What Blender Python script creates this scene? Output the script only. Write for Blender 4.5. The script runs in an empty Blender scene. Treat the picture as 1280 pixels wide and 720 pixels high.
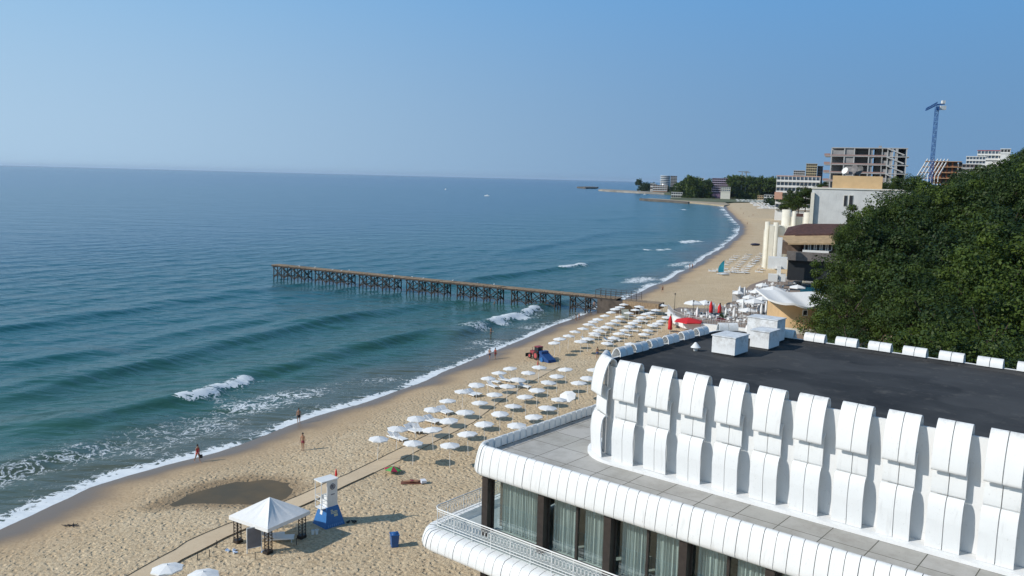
import bpy, bmesh, math, random
import numpy as np
from mathutils import Vector, Matrix
random.seed(7)
rad = math.radians
scene = bpy.context.scene
col = scene.collection

# ------------------------------------------------------------------ camera, sky, sun, exposure
FOC, ROLL, PITCH, CAMZ = 1058.0, math.atan(.0257), math.atan(137.5 / 1058), 27.0
SUN_EL, SUN_DIR = rad(34.0), Vector((-.955, -.296))          # the sun stands to the left, a little behind the camera
cam_d = bpy.data.cameras.new('camera'); cam = bpy.data.objects.new('camera', cam_d); col.objects.link(cam)
cam_d.sensor_width = 36.0; cam_d.lens = 36.0 * FOC / 1280.0
cam_d.clip_start = .1; cam_d.clip_end = 90000.0
cam.location = (0, 0, CAMZ)
cam.matrix_world = Matrix.Translation((0, 0, CAMZ)) @ Matrix.Rotation(rad(90) - PITCH, 4, 'X') @ Matrix.Rotation(ROLL, 4, 'Z')
scene.camera = cam
world = bpy.data.worlds.new('World'); scene.world = world; world.use_nodes = True
wn = world.node_tree
sky = wn.nodes.new('ShaderNodeTexSky'); sky.sky_type = 'NISHITA'; sky.sun_disc = False
sky.sun_elevation = SUN_EL; sky.sun_rotation = math.atan2(SUN_DIR.x, SUN_DIR.y)
sky.altitude = 30; sky.air_density = 1.1; sky.dust_density = .25; sky.ozone_density = 2.2
bgn = wn.nodes['Background']; bgn.inputs['Strength'].default_value = .090
# morning haze of the sky itself: pale towards the horizon, paler still on the sun's side
def wnode(typ, **k):
    x = wn.nodes.new('ShaderNode' + typ)
    for a, b in k.items(): setattr(x, a, b)
    return x
tc_ = wnode('TexCoord'); nrm = wnode('VectorMath', operation='NORMALIZE'); wn.links.new(tc_.outputs['Generated'], nrm.inputs[0])
sp = wnode('SeparateXYZ'); wn.links.new(nrm.outputs[0], sp.inputs[0])
def ramp(src, lo, hi, c0, c1):
    m = wnode('MapRange', interpolation_type='SMOOTHSTEP'); m.inputs[1].default_value = lo; m.inputs[2].default_value = hi; wn.links.new(src, m.inputs[0])
    x = wnode('Mix', data_type='RGBA'); wn.links.new(m.outputs[0], x.inputs[0])
    for i_, c_ in ((6,c0),(7,c1)):
        if isinstance(c_, tuple): x.inputs[i_].default_value = (*c_, 1)
        else: wn.links.new(c_, x.inputs[i_])
    return x.outputs[2]
dt = wnode('VectorMath', operation='DOT_PRODUCT'); wn.links.new(nrm.outputs[0], dt.inputs[0]); dt.inputs[1].default_value = (SUN_DIR.x, SUN_DIR.y, 0)
low = ramp(dt.outputs['Value'], -.85, .45, (1.75,3.35,5.6), (4.8,6.8,8.8))
high = ramp(dt.outputs['Value'], -.6, .6, (1.3,3.9,7.9), (2.7,5.8,9.3))
g1 = ramp(sp.outputs['Z'], .0, .34, low, high)
g2 = ramp(sp.outputs['Z'], .38, .95, g1, sky.outputs[0])
wn.links.new(g2, bgn.inputs['Color'])
sun_d = bpy.data.lights.new('sun', 'SUN'); sun = bpy.data.objects.new('sun', sun_d); col.objects.link(sun)
sun_d.energy = 3.9; sun_d.angle = rad(.5); sun_d.color = (1.0, .955, .88)
sv = Vector((SUN_DIR.x * math.cos(SUN_EL), SUN_DIR.y * math.cos(SUN_EL), math.sin(SUN_EL)))
sun.rotation_euler = sv.to_track_quat('Z', 'Y').to_euler(); sun.location = (-60, -20, 60)
scene.view_settings.view_transform = 'Standard'; scene.view_settings.look = 'None'
scene.view_settings.exposure = 0.0; scene.view_settings.gamma = 1.0
scene.view_settings.use_curve_mapping = False

# survey of the site: where the line of sight through a point of the photograph meets a level plane
def ray(px, py):
    u, v = px - 640, 360 - py
    a = u * math.cos(ROLL) - v * math.sin(ROLL); b = u * math.sin(ROLL) + v * math.cos(ROLL)
    return (a, FOC * math.cos(PITCH) + b * math.sin(PITCH), -FOC * math.sin(PITCH) + b * math.cos(PITCH))
def at(px, py, z=1.1):
    r = ray(px, py); t = (z - CAMZ) / r[2]
    return Vector((r[0] * t, r[1] * t, z))
def far(px, py, y):                                          # the same at a known distance north
    r = ray(px, py); t = y / r[1]
    return Vector((r[0] * t, y, CAMZ + r[2] * t))

# ------------------------------------------------------------------ mesh helpers
class MB:
    def __init__(s): s.v = []; s.f = []; s.m = []; s.sm = []
    def add(s, vs, fs, mi=0, smooth=False):
        n = len(s.v); s.v += [tuple(p) for p in vs]
        for f in fs: s.f.append([i + n for i in f]); s.m.append(mi); s.sm.append(smooth)
        return s
    def box(s, x0, x1, y0, y1, z0, z1, mi=0):
        return s.add([(x0,y0,z0),(x1,y0,z0),(x1,y1,z0),(x0,y1,z0),(x0,y0,z1),(x1,y0,z1),(x1,y1,z1),(x0,y1,z1)],
                     [(0,3,2,1),(4,5,6,7),(0,1,5,4),(1,2,6,5),(2,3,7,6),(3,0,4,7)], mi)
    def bar(s, p, q, w, h=None, mi=0):                       # rectangular bar from p to q
        p, q = Vector(p), Vector(q); h = h or w; d = (q - p).normalized()
        up = Vector((0,0,1)) if abs(d.z) < .95 else Vector((0,1,0))
        r = d.cross(up).normalized(); u = r.cross(d)
        c = [(-w/2,-h/2),(w/2,-h/2),(w/2,h/2),(-w/2,h/2)]
        vs = [p + r*a + u*b for a, b in c] + [q + r*a + u*b for a, b in c]
        return s.add(vs, [(0,1,2,3),(7,6,5,4),(0,4,5,1),(1,5,6,2),(2,6,7,3),(3,7,4,0)], mi)
    def tube(s, p, q, r0, r1=None, n=8, mi=0, caps=True):
        p, q = Vector(p), Vector(q); r1 = r0 if r1 is None else r1; d = (q - p).normalized()
        up = Vector((0,0,1)) if abs(d.z) < .95 else Vector((0,1,0))
        a = d.cross(up).normalized(); b = a.cross(d); vs = []
        for k in range(n):
            t = 2*math.pi*k/n; e = a*math.cos(t) + b*math.sin(t); vs += [p + e*r0, q + e*r1]
        s.add(vs, [(2*k, 2*((k+1)%n), 2*((k+1)%n)+1, 2*k+1) for k in range(n)], mi, True)
        if caps: s.add([vs[2*k] for k in range(n)], [tuple(range(n))[::-1]], mi); s.add([vs[2*k+1] for k in range(n)], [tuple(range(n))], mi)
        return s
    def path(s, pts, r, n=6, mi=0):
        for a, b in zip(pts, pts[1:]): s.tube(a, b, r, r, n, mi)
        return s
    def prism(s, poly, z0, z1, mi=0):                        # poly counter-clockwise (x, y)
        n = len(poly)
        ar = sum(poly[i][0]*poly[(i+1)%n][1]-poly[(i+1)%n][0]*poly[i][1] for i in range(n))
        if ar < 0: poly = poly[::-1]
        s.add([(x,y,z0) for x,y in poly] + [(x,y,z1) for x,y in poly],
              [tuple(range(n))[::-1], tuple(range(n,2*n))] + [(i,(i+1)%n,(i+1)%n+n,i+n) for i in range(n)], mi)
        return s
    def lathe(s, prof, n=12, c=(0,0), mi=0, smooth=True, ph=0):
        vs = []; m = len(prof)
        for k in range(n):
            t = 2*math.pi*k/n + ph
            vs += [(c[0]+r*math.cos(t), c[1]+r*math.sin(t), z) for r, z in prof]
        s.add(vs, [(k*m+i, ((k+1)%n)*m+i, ((k+1)%n)*m+i+1, k*m+i+1) for k in range(n) for i in range(m-1)], mi, smooth)
        return s
    def strip(s, a, b, mi=0, smooth=False):                  # quads between two point rows
        n = len(a); return s.add(list(a)+list(b), [(i, i+1, n+i+1, n+i) for i in range(n-1)], mi, smooth)
    def xf(s, M):
        s.v = [tuple(M @ Vector(p)) for p in s.v]; return s
    def mesh(s, name, mats):
        me = bpy.data.meshes.new(name); me.from_pydata(s.v, [], s.f)
        for m in (mats if isinstance(mats, (list, tuple)) else [mats]): me.materials.append(m)
        me.polygons.foreach_set('material_index', s.m); me.polygons.foreach_set('use_smooth', s.sm); me.update()
        return me
    def build(s, name, mats, parent=None, loc=None, rz=0, label=None):
        return link(name, s.mesh(name, mats), parent, loc, rz, label)
def link(name, me, parent=None, loc=None, rz=0, label=None):
    o = bpy.data.objects.new(name, me); col.objects.link(o)
    if parent: o.parent = parent
    if loc is not None: o.location = loc
    o.rotation_euler.z = rz
    if label: o['label'] = label
    return o
def tag(o, label=None, cat=None, group=None, kind=None):
    if label: o['label'] = label
    if cat: o['category'] = cat
    if group: o['group'] = group
    if kind: o['kind'] = kind
    return o
def thing(name, label, cat, loc=(0,0,0), rz=0, group=None):
    o = bpy.data.objects.new(name, None); col.objects.link(o); o.location = loc; o.rotation_euler.z = rz
    o.empty_display_size = .5
    return tag(o, label, cat, group)
def kids(o): return [c for c in KID.get(o.name, [])]
KID = {}
def dup(root, loc, rz=0, label=None, group=None, scale=None):
    def cp(o, par):
        c = o.copy(); col.objects.link(c); c.parent = par
        for ch in list(o.children): cp(ch, c)
        return c
    r = cp(root, None); r.location = loc; r.rotation_euler = (0, 0, rz)
    if label: r['label'] = label
    if group: r['group'] = group
    if scale: r.scale = scale
    return r
def struct(name, mb, mats, **k):
    o = mb.build(name, mats, **k); o['kind'] = 'structure'; return o

# ------------------------------------------------------------------ materials
class NT:
    def __init__(s, name):
        s.m = bpy.data.materials.new(name); s.m.use_nodes = True; s.t = s.m.node_tree
        s.b = s.t.nodes['Principled BSDF']; s.out = s.t.nodes['Material Output']
    def n(s, typ, **k):
        x = s.t.nodes.new('ShaderNode' + typ)
        for a, b in k.items(): setattr(x, a, b)
        return x
    def l(s, a, b): s.t.links.new(a, b)
    def coord(s, kind='Object', scale=(1,1,1), rot=(0,0,0)):
        c = s.n('TexCoord'); m = s.n('Mapping'); m.inputs['Scale'].default_value = scale; m.inputs['Rotation'].default_value = rot
        s.l(c.outputs[kind], m.inputs[0]); return m.outputs[0]
    def geo(s, scale=(1,1,1), rot=(0,0,0)):                  # world position
        c = s.n('NewGeometry'); m = s.n('Mapping'); m.inputs['Scale'].default_value = scale; m.inputs['Rotation'].default_value = rot
        s.l(c.outputs['Position'], m.inputs[0]); return m.outputs[0]
    def noise(s, vec, scale, detail=4, rough=.55, dist=0):
        x = s.n('TexNoise'); x.inputs['Scale'].default_value = scale; x.inputs['Detail'].default_value = detail
        x.inputs['Roughness'].default_value = rough; x.inputs['Distortion'].default_value = dist; s.l(vec, x.inputs['Vector'])
        return x.outputs['Fac']
    def math(s, op, a, b=0.0, clamp=False):
        x = s.n('Math', operation=op, use_clamp=clamp)
        for i, v in enumerate((a, b)):
            if isinstance(v, (int, float)): x.inputs[i].default_value = v
            else: s.l(v, x.inputs[i])
        return x.outputs[0]
    def rng(s, v, a, b, c=0.0, d=1.0, smooth=False):
        x = s.n('MapRange'); x.interpolation_type = 'SMOOTHSTEP' if smooth else 'LINEAR'
        s.l(v, x.inputs[0])
        for i, q in zip((1,2,3,4), (a,b,c,d)): x.inputs[i].default_value = q
        return x.outputs[0]
    def mix(s, f, a, b, typ='MIX'):
        x = s.n('Mix', data_type='RGBA', blend_type=typ)
        for i, v in ((0,f),(6,a),(7,b)):
            if isinstance(v, (int, float)): x.inputs[i].default_value = v
            elif isinstance(v, tuple): x.inputs[i].default_value = (*v, 1)[:4]
            else: s.l(v, x.inputs[i])
        return x.outputs[2]
    def bump(s, h, strength=.5, dist=.05, prev=None):
        x = s.n('Bump'); x.inputs['Strength'].default_value = strength; x.inputs['Distance'].default_value = dist
        s.l(h, x.inputs['Height'])
        if prev is not None: s.l(prev, x.inputs['Normal'])
        return x.outputs[0]
    def base(s, c):
        if isinstance(c, tuple): s.b.inputs['Base Color'].default_value = (*c, 1)
        else: s.l(c, s.b.inputs['Base Color'])
    def attr(s, name): x = s.n('Attribute'); x.attribute_name = name; return x.outputs['Fac']
def simple(name, c, rough=.6, var=.12, scale=3.0, metal=0, bump=0.0, obj_rand=0.0, streak=0.0, spec=None):
    t = NT(name); v = t.coord('Object')
    f = t.noise(v, scale, 5, .6)
    dark = tuple(k*(1-var*1.6) for k in c); light = tuple(min(1, k*(1+var)) for k in c)
    cc = t.mix(t.rng(f, .3, .7), dark, light)
    if streak:
        v2 = t.coord('Object', (2.2, 2.2, .22)); g = t.noise(v2, 1.6, 5, .65)
        cc = t.mix(t.rng(g, .55, .8, 0, streak), cc, tuple(k*.45 for k in c))
    if obj_rand:
        oi = t.n('ObjectInfo'); cc = t.mix(t.math('MULTIPLY', oi.outputs['Random'], obj_rand), cc, tuple(k*.5 for k in c))
    t.base(cc); t.b.inputs['Roughness'].default_value = rough; t.b.inputs['Metallic'].default_value = metal
    if spec is not None: t.b.inputs['Specular IOR Level'].default_value = spec
    if bump: t.l(t.bump(t.noise(v, scale*6, 4), bump, .02), t.b.inputs['Normal'])
    return t.m
M = {}
M['white'] = simple('white_paint', (.78,.78,.76), .5, .04, 1.5)
M['plastic'] = simple('white_plastic', (.80,.80,.79), .4, .03, 2)
M['fabric'] = simple('white_fabric', (.80,.79,.77), .9, .03, 3, obj_rand=.10)
M['darkbrown'] = simple('dark_brown_metal', (.035,.026,.022), .5, .2, 4)
M['black'] = simple('black_rubber', (.02,.02,.02), .7, .2, 4)
M['wood'] = simple('weathered_wood', (.30,.21,.13), .8, .25, 2, bump=.2)
M['darkwood'] = simple('wet_dark_timber', (.045,.036,.03), .7, .3, 2)
M['red'] = simple('red_fabric', (.62,.02,.025), .8, .1, 3)
M['blue'] = simple('blue_board', (.03,.16,.42), .5, .08, 2)
M['green'] = simple('green_fabric', (.10,.42,.10), .8, .1, 3)
M['crimson'] = simple('crimson_fabric', (.35,.02,.06), .8, .1, 3)
M['grey'] = simple('grey_concrete', (.34,.33,.31), .85, .12, .8, bump=.1, streak=.4)
M['steel'] = simple('steel', (.45,.45,.46), .35, .05, 4, metal=.8)
M['glassdark'] = simple('dark_glazing', (.03,.04,.05), .08, .1, 1)
# ------------------------------------------------------------------ terrain and sea
SH = [(-190,-420),(-75,0)] + [tuple(at(x,y,0)[:2]) for x,y in
      [(0,664),(60,636),(120,608),(190,588),(247,571),(310,549),(370,529),(420,512),(480,493),(540,471),(600,448),(650,426),(690,410),(730,394),(770,379),(800,367),(830,352),(858,336),(880,323),(905,308),(922,294),(926,284),(917,274),(907,263),(903,256)]] + [(420,1600),(560,2150),(900,3000),(1600,5200),(5200,16000)]
SH = np.array(SH)
FOOT = np.array([(40,-300),(44,20),(52,60),(60,100),(67,135),(84,180),(104,235),(140,310),(220,480),(360,800),(520,1200),(900,2000),(2000,4000),(6000,9000)])
def sdist(X, Y, L):                                          # signed distance, positive to the right of the polyline (inland)
    best = np.full(X.shape, 1e18); sg = np.zeros(X.shape)
    for i in range(len(L)-1):
        ax, ay = L[i]; bx, by = L[i+1]; dx, dy = bx-ax, by-ay; ll = dx*dx+dy*dy
        t = np.clip(((X-ax)*dx+(Y-ay)*dy)/ll, 0, 1)
        ex = X-(ax+t*dx); ey = Y-(ay+t*dy); d2 = ex*ex+ey*ey
        cr = dy*(X-ax)-dx*(Y-ay)
        m = d2 < best - 1e-9; best = np.where(m, d2, best); sg = np.where(m, np.sign(cr), sg)
    return np.sqrt(best)*sg
POND = [tuple(at(x,y,.9)[:2]) for x,y in [(196,631),(222,622),(241,612),(272,603),(311,597),(346,596.5),(366,601),(372,611),(361,621),(338,628),(295,629),(249,628)]]
def inpoly(X, Y, P):
    c = np.zeros(X.shape, bool); n = len(P)
    for i in range(n):
        x1,y1 = P[i]; x2,y2 = P[(i+1)%n]
        if y1 == y2: continue
        k = ((y1 > Y) != (y2 > Y)) & (X < (x2-x1)*(Y-y1)/(y2-y1)+x1); c ^= k
    return c
PONDL = np.array(POND + [POND[0]])
def hash_noise(X, Y, s, seed=0):
    def h(i, j): v = np.sin(i*127.1+j*311.7+seed*17.3)*43758.5453; return v-np.floor(v)
    x, y = X/s, Y/s; i, j = np.floor(x), np.floor(y); fx, fy = x-i, y-j
    fx = fx*fx*(3-2*fx); fy = fy*fy*(3-2*fy)
    return (h(i,j)*(1-fx)+h(i+1,j)*fx)*(1-fy) + (h(i,j+1)*(1-fx)+h(i+1,j+1)*fx)*fy
def ground(X, Y, full=False):
    X = np.asarray(X, float); Y = np.asarray(Y, float)
    sd = sdist(X, Y, SH); hd = sdist(X, Y, FOOT)
    sd = sd + (hash_noise(X, Y, 9, 3)-.5)*1.6*np.clip(1-np.abs(sd)/30, 0, 1)
    z = np.where(sd < 0, np.maximum(-8, sd*.11), 1.1*(1-np.exp(-np.maximum(sd,0)/6)))
    z = z + np.clip(sd/6,0,1)*(hash_noise(X,Y,7)-.5)*.16 + np.clip((sd-2)/6,0,1)*(hash_noise(X,Y,1.9,5)-.5)*.06
    hp = np.maximum(hd, 0)
    z = z + 46*(1-np.exp(-hp/95)) + np.clip(hp/40,0,1)*(hash_noise(X,Y,40,2)-.5)*5
    pd = np.abs(sdist(X, Y, PONDL)); ins = inpoly(X, Y, POND)
    zw = .70+(hash_noise(X, Y, 1.3, 31)-.5)*.07; wq = np.clip(1-pd/3.2, 0, 1); wq = wq*wq*(3-2*wq)
    z = np.where(ins, zw-np.clip(pd*.14-.02, -.02, .4), z*(1-wq)+(zw+.07)*wq)
    if full: return z, sd, hd, np.where(ins, 0, pd)
    return z
def gz(x, y): return float(ground(np.array([x]), np.array([y]))[0])
def on(px, py, z=1.1):                                       # point of the sand seen at a place of the photograph
    p = at(px, py, z)
    for _ in range(3): p = at(px, py, gz(p.x, p.y))
    return p
def axis(lo, a, b, hi, step, g):
    v = list(np.arange(a, b+1e-6, step)); s = step
    while v[-1] < hi: s *= g; v.append(v[-1]+s)
    s = step
    while v[0] > lo: s *= g; v.insert(0, v[0]-s)
    return np.array(v)
def grid(name, xs, ys, zf, mat, attrs):
    X, Y = np.meshgrid(xs, ys); Z = zf
    nx, ny = len(xs), len(ys)
    co = np.stack([X.ravel(), Y.ravel(), Z.ravel()], 1)
    i = np.arange(nx-1)[None,:] + np.arange(ny-1)[:,None]*nx
    f = np.stack([i, i+1, i+1+nx, i+nx], -1).reshape(-1, 4)
    me = bpy.data.meshes.new(name); me.vertices.add(len(co)); me.vertices.foreach_set('co', co.ravel())
    me.loops.add(f.size); me.loops.foreach_set('vertex_index', f.ravel().astype(np.int32))
    me.polygons.add(len(f)); me.polygons.foreach_set('loop_start', np.arange(0, f.size, 4, dtype=np.int32))
    me.polygons.foreach_set('loop_total', np.full(len(f), 4, dtype=np.int32)); me.polygons.foreach_set('use_smooth', np.ones(len(f), bool))
    me.update(calc_edges=True)
    for k, a in attrs.items():
        at_ = me.attributes.new(k, 'FLOAT', 'POINT'); at_.data.foreach_set('value', a.ravel().astype(np.float32))
    me.materials.append(mat); o = bpy.data.objects.new(name, me); col.objects.link(o); o['kind'] = 'structure'
    return o

# sand -----------------------------------------------------------
t = NT('beach_sand'); p = t.geo(); sd = t.attr('shore'); hd = t.attr('hill'); pd = t.attr('pond')
big = t.noise(p, .09, 4, .6); med = t.noise(p, .55, 4, .6); fine = t.noise(p, 4.2, 3, .65)
c = t.mix(t.rng(med, .3, .7), (.59,.455,.29), (.69,.55,.37))
c = t.mix(t.rng(big, .35, .7, 0, .35), c, (.50,.37,.21))
c = t.mix(t.rng(fine, .36, .56, .55, 0), c, (.30,.20,.115))
edge = t.math('ADD', sd, t.math('MULTIPLY', t.math('SUBTRACT', t.noise(p, .12, 3), .5), 6.0))
damp = t.rng(edge, 3, 11, 1, 0, True)
c = t.mix(t.math('MULTIPLY', damp, .62), c, (.37,.25,.145))
wet = t.rng(edge, 1.2, 5.2, 1, 0, True)
c = t.mix(wet, c, (.175,.125,.085))
pw = t.rng(t.math('ADD', pd, t.math('MULTIPLY', med, 1.6)), .9, 2.6, 1, 0, True)
c = t.mix(t.math('MULTIPLY', pw, .72), c, (.26,.175,.10))
soil = t.mix(t.rng(med,.4,.6), (.05,.045,.02), (.035,.055,.015))
c = t.mix(t.rng(hd, -2, 6, 0, 1, True), c, soil)
t.base(c)
t.l(t.rng(wet, 0, 1, .95, .34), t.b.inputs['Roughness']); t.b.inputs['Specular IOR Level'].default_value = .25
wob = t.noise(p, 1.3, 3, .6)
vo = t.n('TexVoronoi'); vo.feature = 'SMOOTH_F1'; vo.inputs['Scale'].default_value = 3.0; vo.inputs['Smoothness'].default_value = .5
mp = t.n('Mix', data_type='VECTOR'); mp.inputs[0].default_value = .32
nz = t.n('TexNoise'); nz.inputs['Scale'].default_value = 1.7; t.l(p, nz.inputs['Vector'])
t.l(p, mp.inputs[4]); t.l(nz.outputs['Color'], mp.inputs[5]); t.l(mp.outputs[1], vo.inputs['Vector'])
foot = t.rng(vo.outputs['Distance'], .12, .46, 0, 1, True)
hh = t.math('ADD', t.math('MULTIPLY', foot, .6), t.math('MULTIPLY', fine, 1.0))
k = t.math('MULTIPLY', t.rng(edge, 2.5, 9, 0, 1, True), t.rng(hd, -2, 2, 1, .3))
hh = t.math('MULTIPLY', hh, k)
t.l(t.bump(hh, .95, .13), t.b.inputs['Normal'])
M['sand'] = t.m
xs = axis(-400, -52, 92, 7000, 1.0, 1.09); ys = axis(-150, 42, 250, 9000, 1.0, 1.07)
X, Y = np.meshgrid(xs, ys); Z, SD, HD, PD = ground(X, Y, True)
grid('ground', xs, ys, Z, M['sand'], dict(shore=SD, hill=HD, pond=PD))

# pond -----------------------------------------------------------
t = NT('murky_water'); p = t.geo(); t.base(t.mix(t.rng(t.noise(p, .35, 3), .35, .65), (.155,.11,.06), (.105,.085,.055))); t.b.inputs['Specular IOR Level'].default_value = .08; t.b.inputs['Roughness'].default_value = .35; t.b.inputs['IOR'].default_value = 1.33
t.l(t.bump(t.noise(p, 3, 3), .12, .03), t.b.inputs['Normal']); M['pond'] = t.m
cx = sum(a for a,b in POND)/len(POND); cy = sum(b for a,b in POND)/len(POND)
mb = MB(); P2 = [((a-cx)*1.22+cx, (b-cy)*1.3+cy, .70) for a,b in POND]
mb.add([(cx,cy,.70)]+P2, [(0,i+1,(i+1)%len(P2)+1) for i in range(len(P2))]); struct('pond_water', mb, M['pond'])

# sea ------------------------------------------------------------
CREST = [ # points in the photograph, height, width of the face, part of its length that breaks (from, to)
 ([(-60,512),(0,503),(60,488),(200,452),(300,428),(400,404),(500,386),(600,374)], .85, 3.0, None),
 ([(-60,560),(0,550),(110,530),(160,521),(215,508),(262,492),(315,472),(400,449),(470,432),(560,412),(600,405)], .95, 2.4, (214,508,318,471)),
 ([(-60,424),(0,414),(100,397),(200,382),(300,366),(350,356)], .5, 3.5, None),
 ([(-60,470),(0,460),(120,440),(230,418),(330,398),(420,386)], .35, 3.0, None),
 ([(-60,598),(0,588),(80,565),(140,545),(200,532),(250,518)], .30, 1.6, None),
 ([(540,430),(595,412),(625,403),(668,388),(720,376),(745,372)], .8, 1.8, (604,409,668,388)),
 ([(480,360),(560,356),(640,345),(695,337),(730,332),(790,322)], .6, 2.6, (694,337,731,332)),
 ([(620,318),(700,305),(768,290),(813,291),(850,288)], .6, 3.4, (767,290,813,291)),
 ([(700,318),(760,311),(840,304.5),(873,301),(890,298)], .6, 3.4, (840,304.5,874,301)),
 ([(740,276),(800,271.5),(830,272.5),(870,271)], .6, 5, (798,271.6,832,272.4)),
 ([(720,322),(800,313),(832,311)], .4, 3.4, (800,313,835,311)),
 ([(760,265),(850,262),(880,262)], .5, 6, (838,262.5,870,262)),
]
xs = axis(-28000, -125, 60, 7000, .8, 1.055); ys = axis(-600, 52, 262, 42000, .8, 1.045)
X, Y = np.meshgrid(xs, ys); SD = sdist(X, Y, SH)
SDn = SD + (hash_noise(X, Y, 9, 3)-.5)*1.6*np.clip(1-np.abs(SD)/30, 0, 1)
off = -SDn; Z = np.zeros(X.shape); FO = np.zeros(X.shape)
R = np.hypot(X, Y)
fade = np.clip((700-R)/500, 0, 1)
n1 = hash_noise(X, Y, 26, 1); n2 = hash_noise(X, Y, 60, 2)
ph = (-.87*X+.49*Y)
sw = .10*np.sin(ph*2*math.pi/13.5+n2*7)*(.3+n1) + .07*np.sin((ph+.25*Y)*2*math.pi/7.3+n1*6) + .04*np.sin((ph-.2*X)*2*math.pi/4.1+n1*5)
Z += sw*fade*np.clip(off/12, 0, 1)
for pts, amp, wd, br in CREST:
    L = np.array([tuple(at(a, b, 0)[:2]) for a, b in pts]); cum = np.r_[0, np.cumsum(np.hypot(*np.diff(L, axis=0).T))]; tot = cum[-1]
    best = np.full(X.shape, 1e18); sg = np.zeros(X.shape); par = np.zeros(X.shape)
    for i in range(len(L)-1):
        ax, ay = L[i]; bx, by = L[i+1]; dx, dy = bx-ax, by-ay; ll = dx*dx+dy*dy
        tt = np.clip(((X-ax)*dx+(Y-ay)*dy)/ll, 0, 1); ex = X-(ax+tt*dx); ey = Y-(ay+tt*dy); d2 = ex*ex+ey*ey
        cr = dy*(X-ax)-dx*(Y-ay); m = d2 < best-1e-9
        best = np.where(m, d2, best); sg = np.where(m, np.sign(cr), sg); par = np.where(m, (cum[i]+tt*(cum[i+1]-cum[i]))/tot, par)
    d = np.sqrt(best)*sg                                      # positive on the shore side
    d = d + (hash_noise(X, Y, 15, 9)-.5)*2.4
    env = np.clip(par/.12, 0, 1)*np.clip((1-par)/.18, 0, 1)*(.55+.75*hash_noise(X, Y, 22, 4))
    env = env*np.clip(off/7, 0, 1)
    prof = np.where(d > 0, np.exp(-(d/wd)**2*1.4), np.exp(-(d/(wd*2.4))**2))
    Z += 1.22*amp*env*prof
    if br:
        def par_of(px_, py_):
            q = at(px_, py_, 0); b_ = (1e18, 0)
            for i in range(len(L)-1):
                dx, dy = L[i+1]-L[i]; ll = dx*dx+dy*dy; tt = min(1,max(0,((q.x-L[i][0])*dx+(q.y-L[i][1])*dy)/ll)); dd = math.hypot(q.x-L[i][0]-tt*dx, q.y-L[i][1]-tt*dy)
                if dd < b_[0]: b_ = (dd, (cum[i]+tt*(cum[i+1]-cum[i]))/tot)
            return b_[1]
        br = (par_of(*br[:2]), par_of(*br[2:])); d = d + (hash_noise(X, Y, 1.6, 14)-.5)*1.6 + (hash_noise(X, Y, 4.5, 15)-.5)*2.0
        par = par + (hash_noise(X, Y, 3, 16)-.5)*.04
        e = np.clip((par-br[0])/.035, 0, 1)*np.clip((br[1]-par)/.02, 0, 1)
        k = max(1., wd/2.4)
        FO = np.maximum(FO, e*np.clip(1.1-np.abs(d-.9*k)/(1.7*k), 0, 1)*.95)
        Z += .35*e*np.exp(-((d-1)/1.5)**2)*hash_noise(X, Y, 1.7, 8)*(wd < 3)
        FO = np.maximum(FO, e*np.clip(1-(d-1)/10, 0, 1)*(d > 0)*.34)
tpar = hash_noise(X, Y, 12, 11)
edgef = np.clip(1-np.abs(off-.2)/(.9+2.4*tpar+R*.004), 0, 1)
FO = np.maximum(FO, edgef*(.35+.95*hash_noise(X, Y, 5, 21)))
def blob(px, py, rx, ry, ang, amp):
    c0 = at(px, py, 0); ca, sa = math.cos(ang), math.sin(ang); u = (X-c0.x)*ca+(Y-c0.y)*sa; v = -(X-c0.x)*sa+(Y-c0.y)*ca
    return amp*np.clip(1.35-np.sqrt((u/rx)**2+(v/ry)**2), 0, 1)
crest_ang = math.atan2(.87, .49)
for b_ in [(110,565,22,4.5,.34),(330,505,20,4.5,.40),(20,590,12,4.5,.30),(250,540,14,4,.36),(420,480,12,4,.25),(608,430,8,5,.36),(597,412,5,4,.42),(670,408,9,4,.36),(470,478,10,4,.3),(850,330,18,4,.45),(800,350,12,5,.55)]:
    FO = np.maximum(FO, blob(b_[0], b_[1], b_[2], b_[3], crest_ang, b_[4]))
FO = np.maximum(FO, .30*np.clip(1-off/12, 0, 1))
Z = Z - .012*0
t = NT('sea_water'); p = t.geo(); sh = t.attr('shore'); fo = t.attr('foam'); off_ = t.math('MULTIPLY', sh, -1.0)
pn = t.math('ADD', off_, t.math('MULTIPLY', t.math('SUBTRACT', t.noise(p, .02, 3), .5), 40))
c = t.mix(t.rng(pn, 0, 14, 0, 1, True), (.085,.098,.070), (.026,.095,.076))
c = t.mix(t.rng(pn, 14, 70, 0, 1, True), c, (.008,.088,.102))
c = t.mix(t.rng(pn, 60, 230, 0, 1, True), c, (.005,.074,.130))
c = t.mix(t.rng(pn, 250, 1500, 0, 1, True), c, (.006,.068,.155))
r1 = t.math('ABSOLUTE', t.math('SUBTRACT', t.noise(t.geo((1,1,1),(0,0,rad(30))), .75, 5, .62, .6), .5))
lace = t.rng(r1, 0, .16, 1, 0)
r2 = t.noise(p, 2.3, 5, .7)
pat = t.math('ADD', t.math('MULTIPLY', lace, .62), t.math('MULTIPLY', r2, .55))
patch = t.noise(t.geo((.35,1,1),(0,0,rad(-61))), .22, 3, .6)
fm = t.math('ADD', t.math('MULTIPLY', fo, 1.15), t.math('MULTIPLY', t.math('SUBTRACT', patch, .5), .55))
fm = t.rng(t.math('ADD', pat, fm), 1.12, 1.34, 0, 1, True)
fm = t.math('MULTIPLY', fm, t.rng(fo, .04, .2))
c = t.mix(t.math('MULTIPLY', fm, .93), c, (.80,.83,.84))
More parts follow.
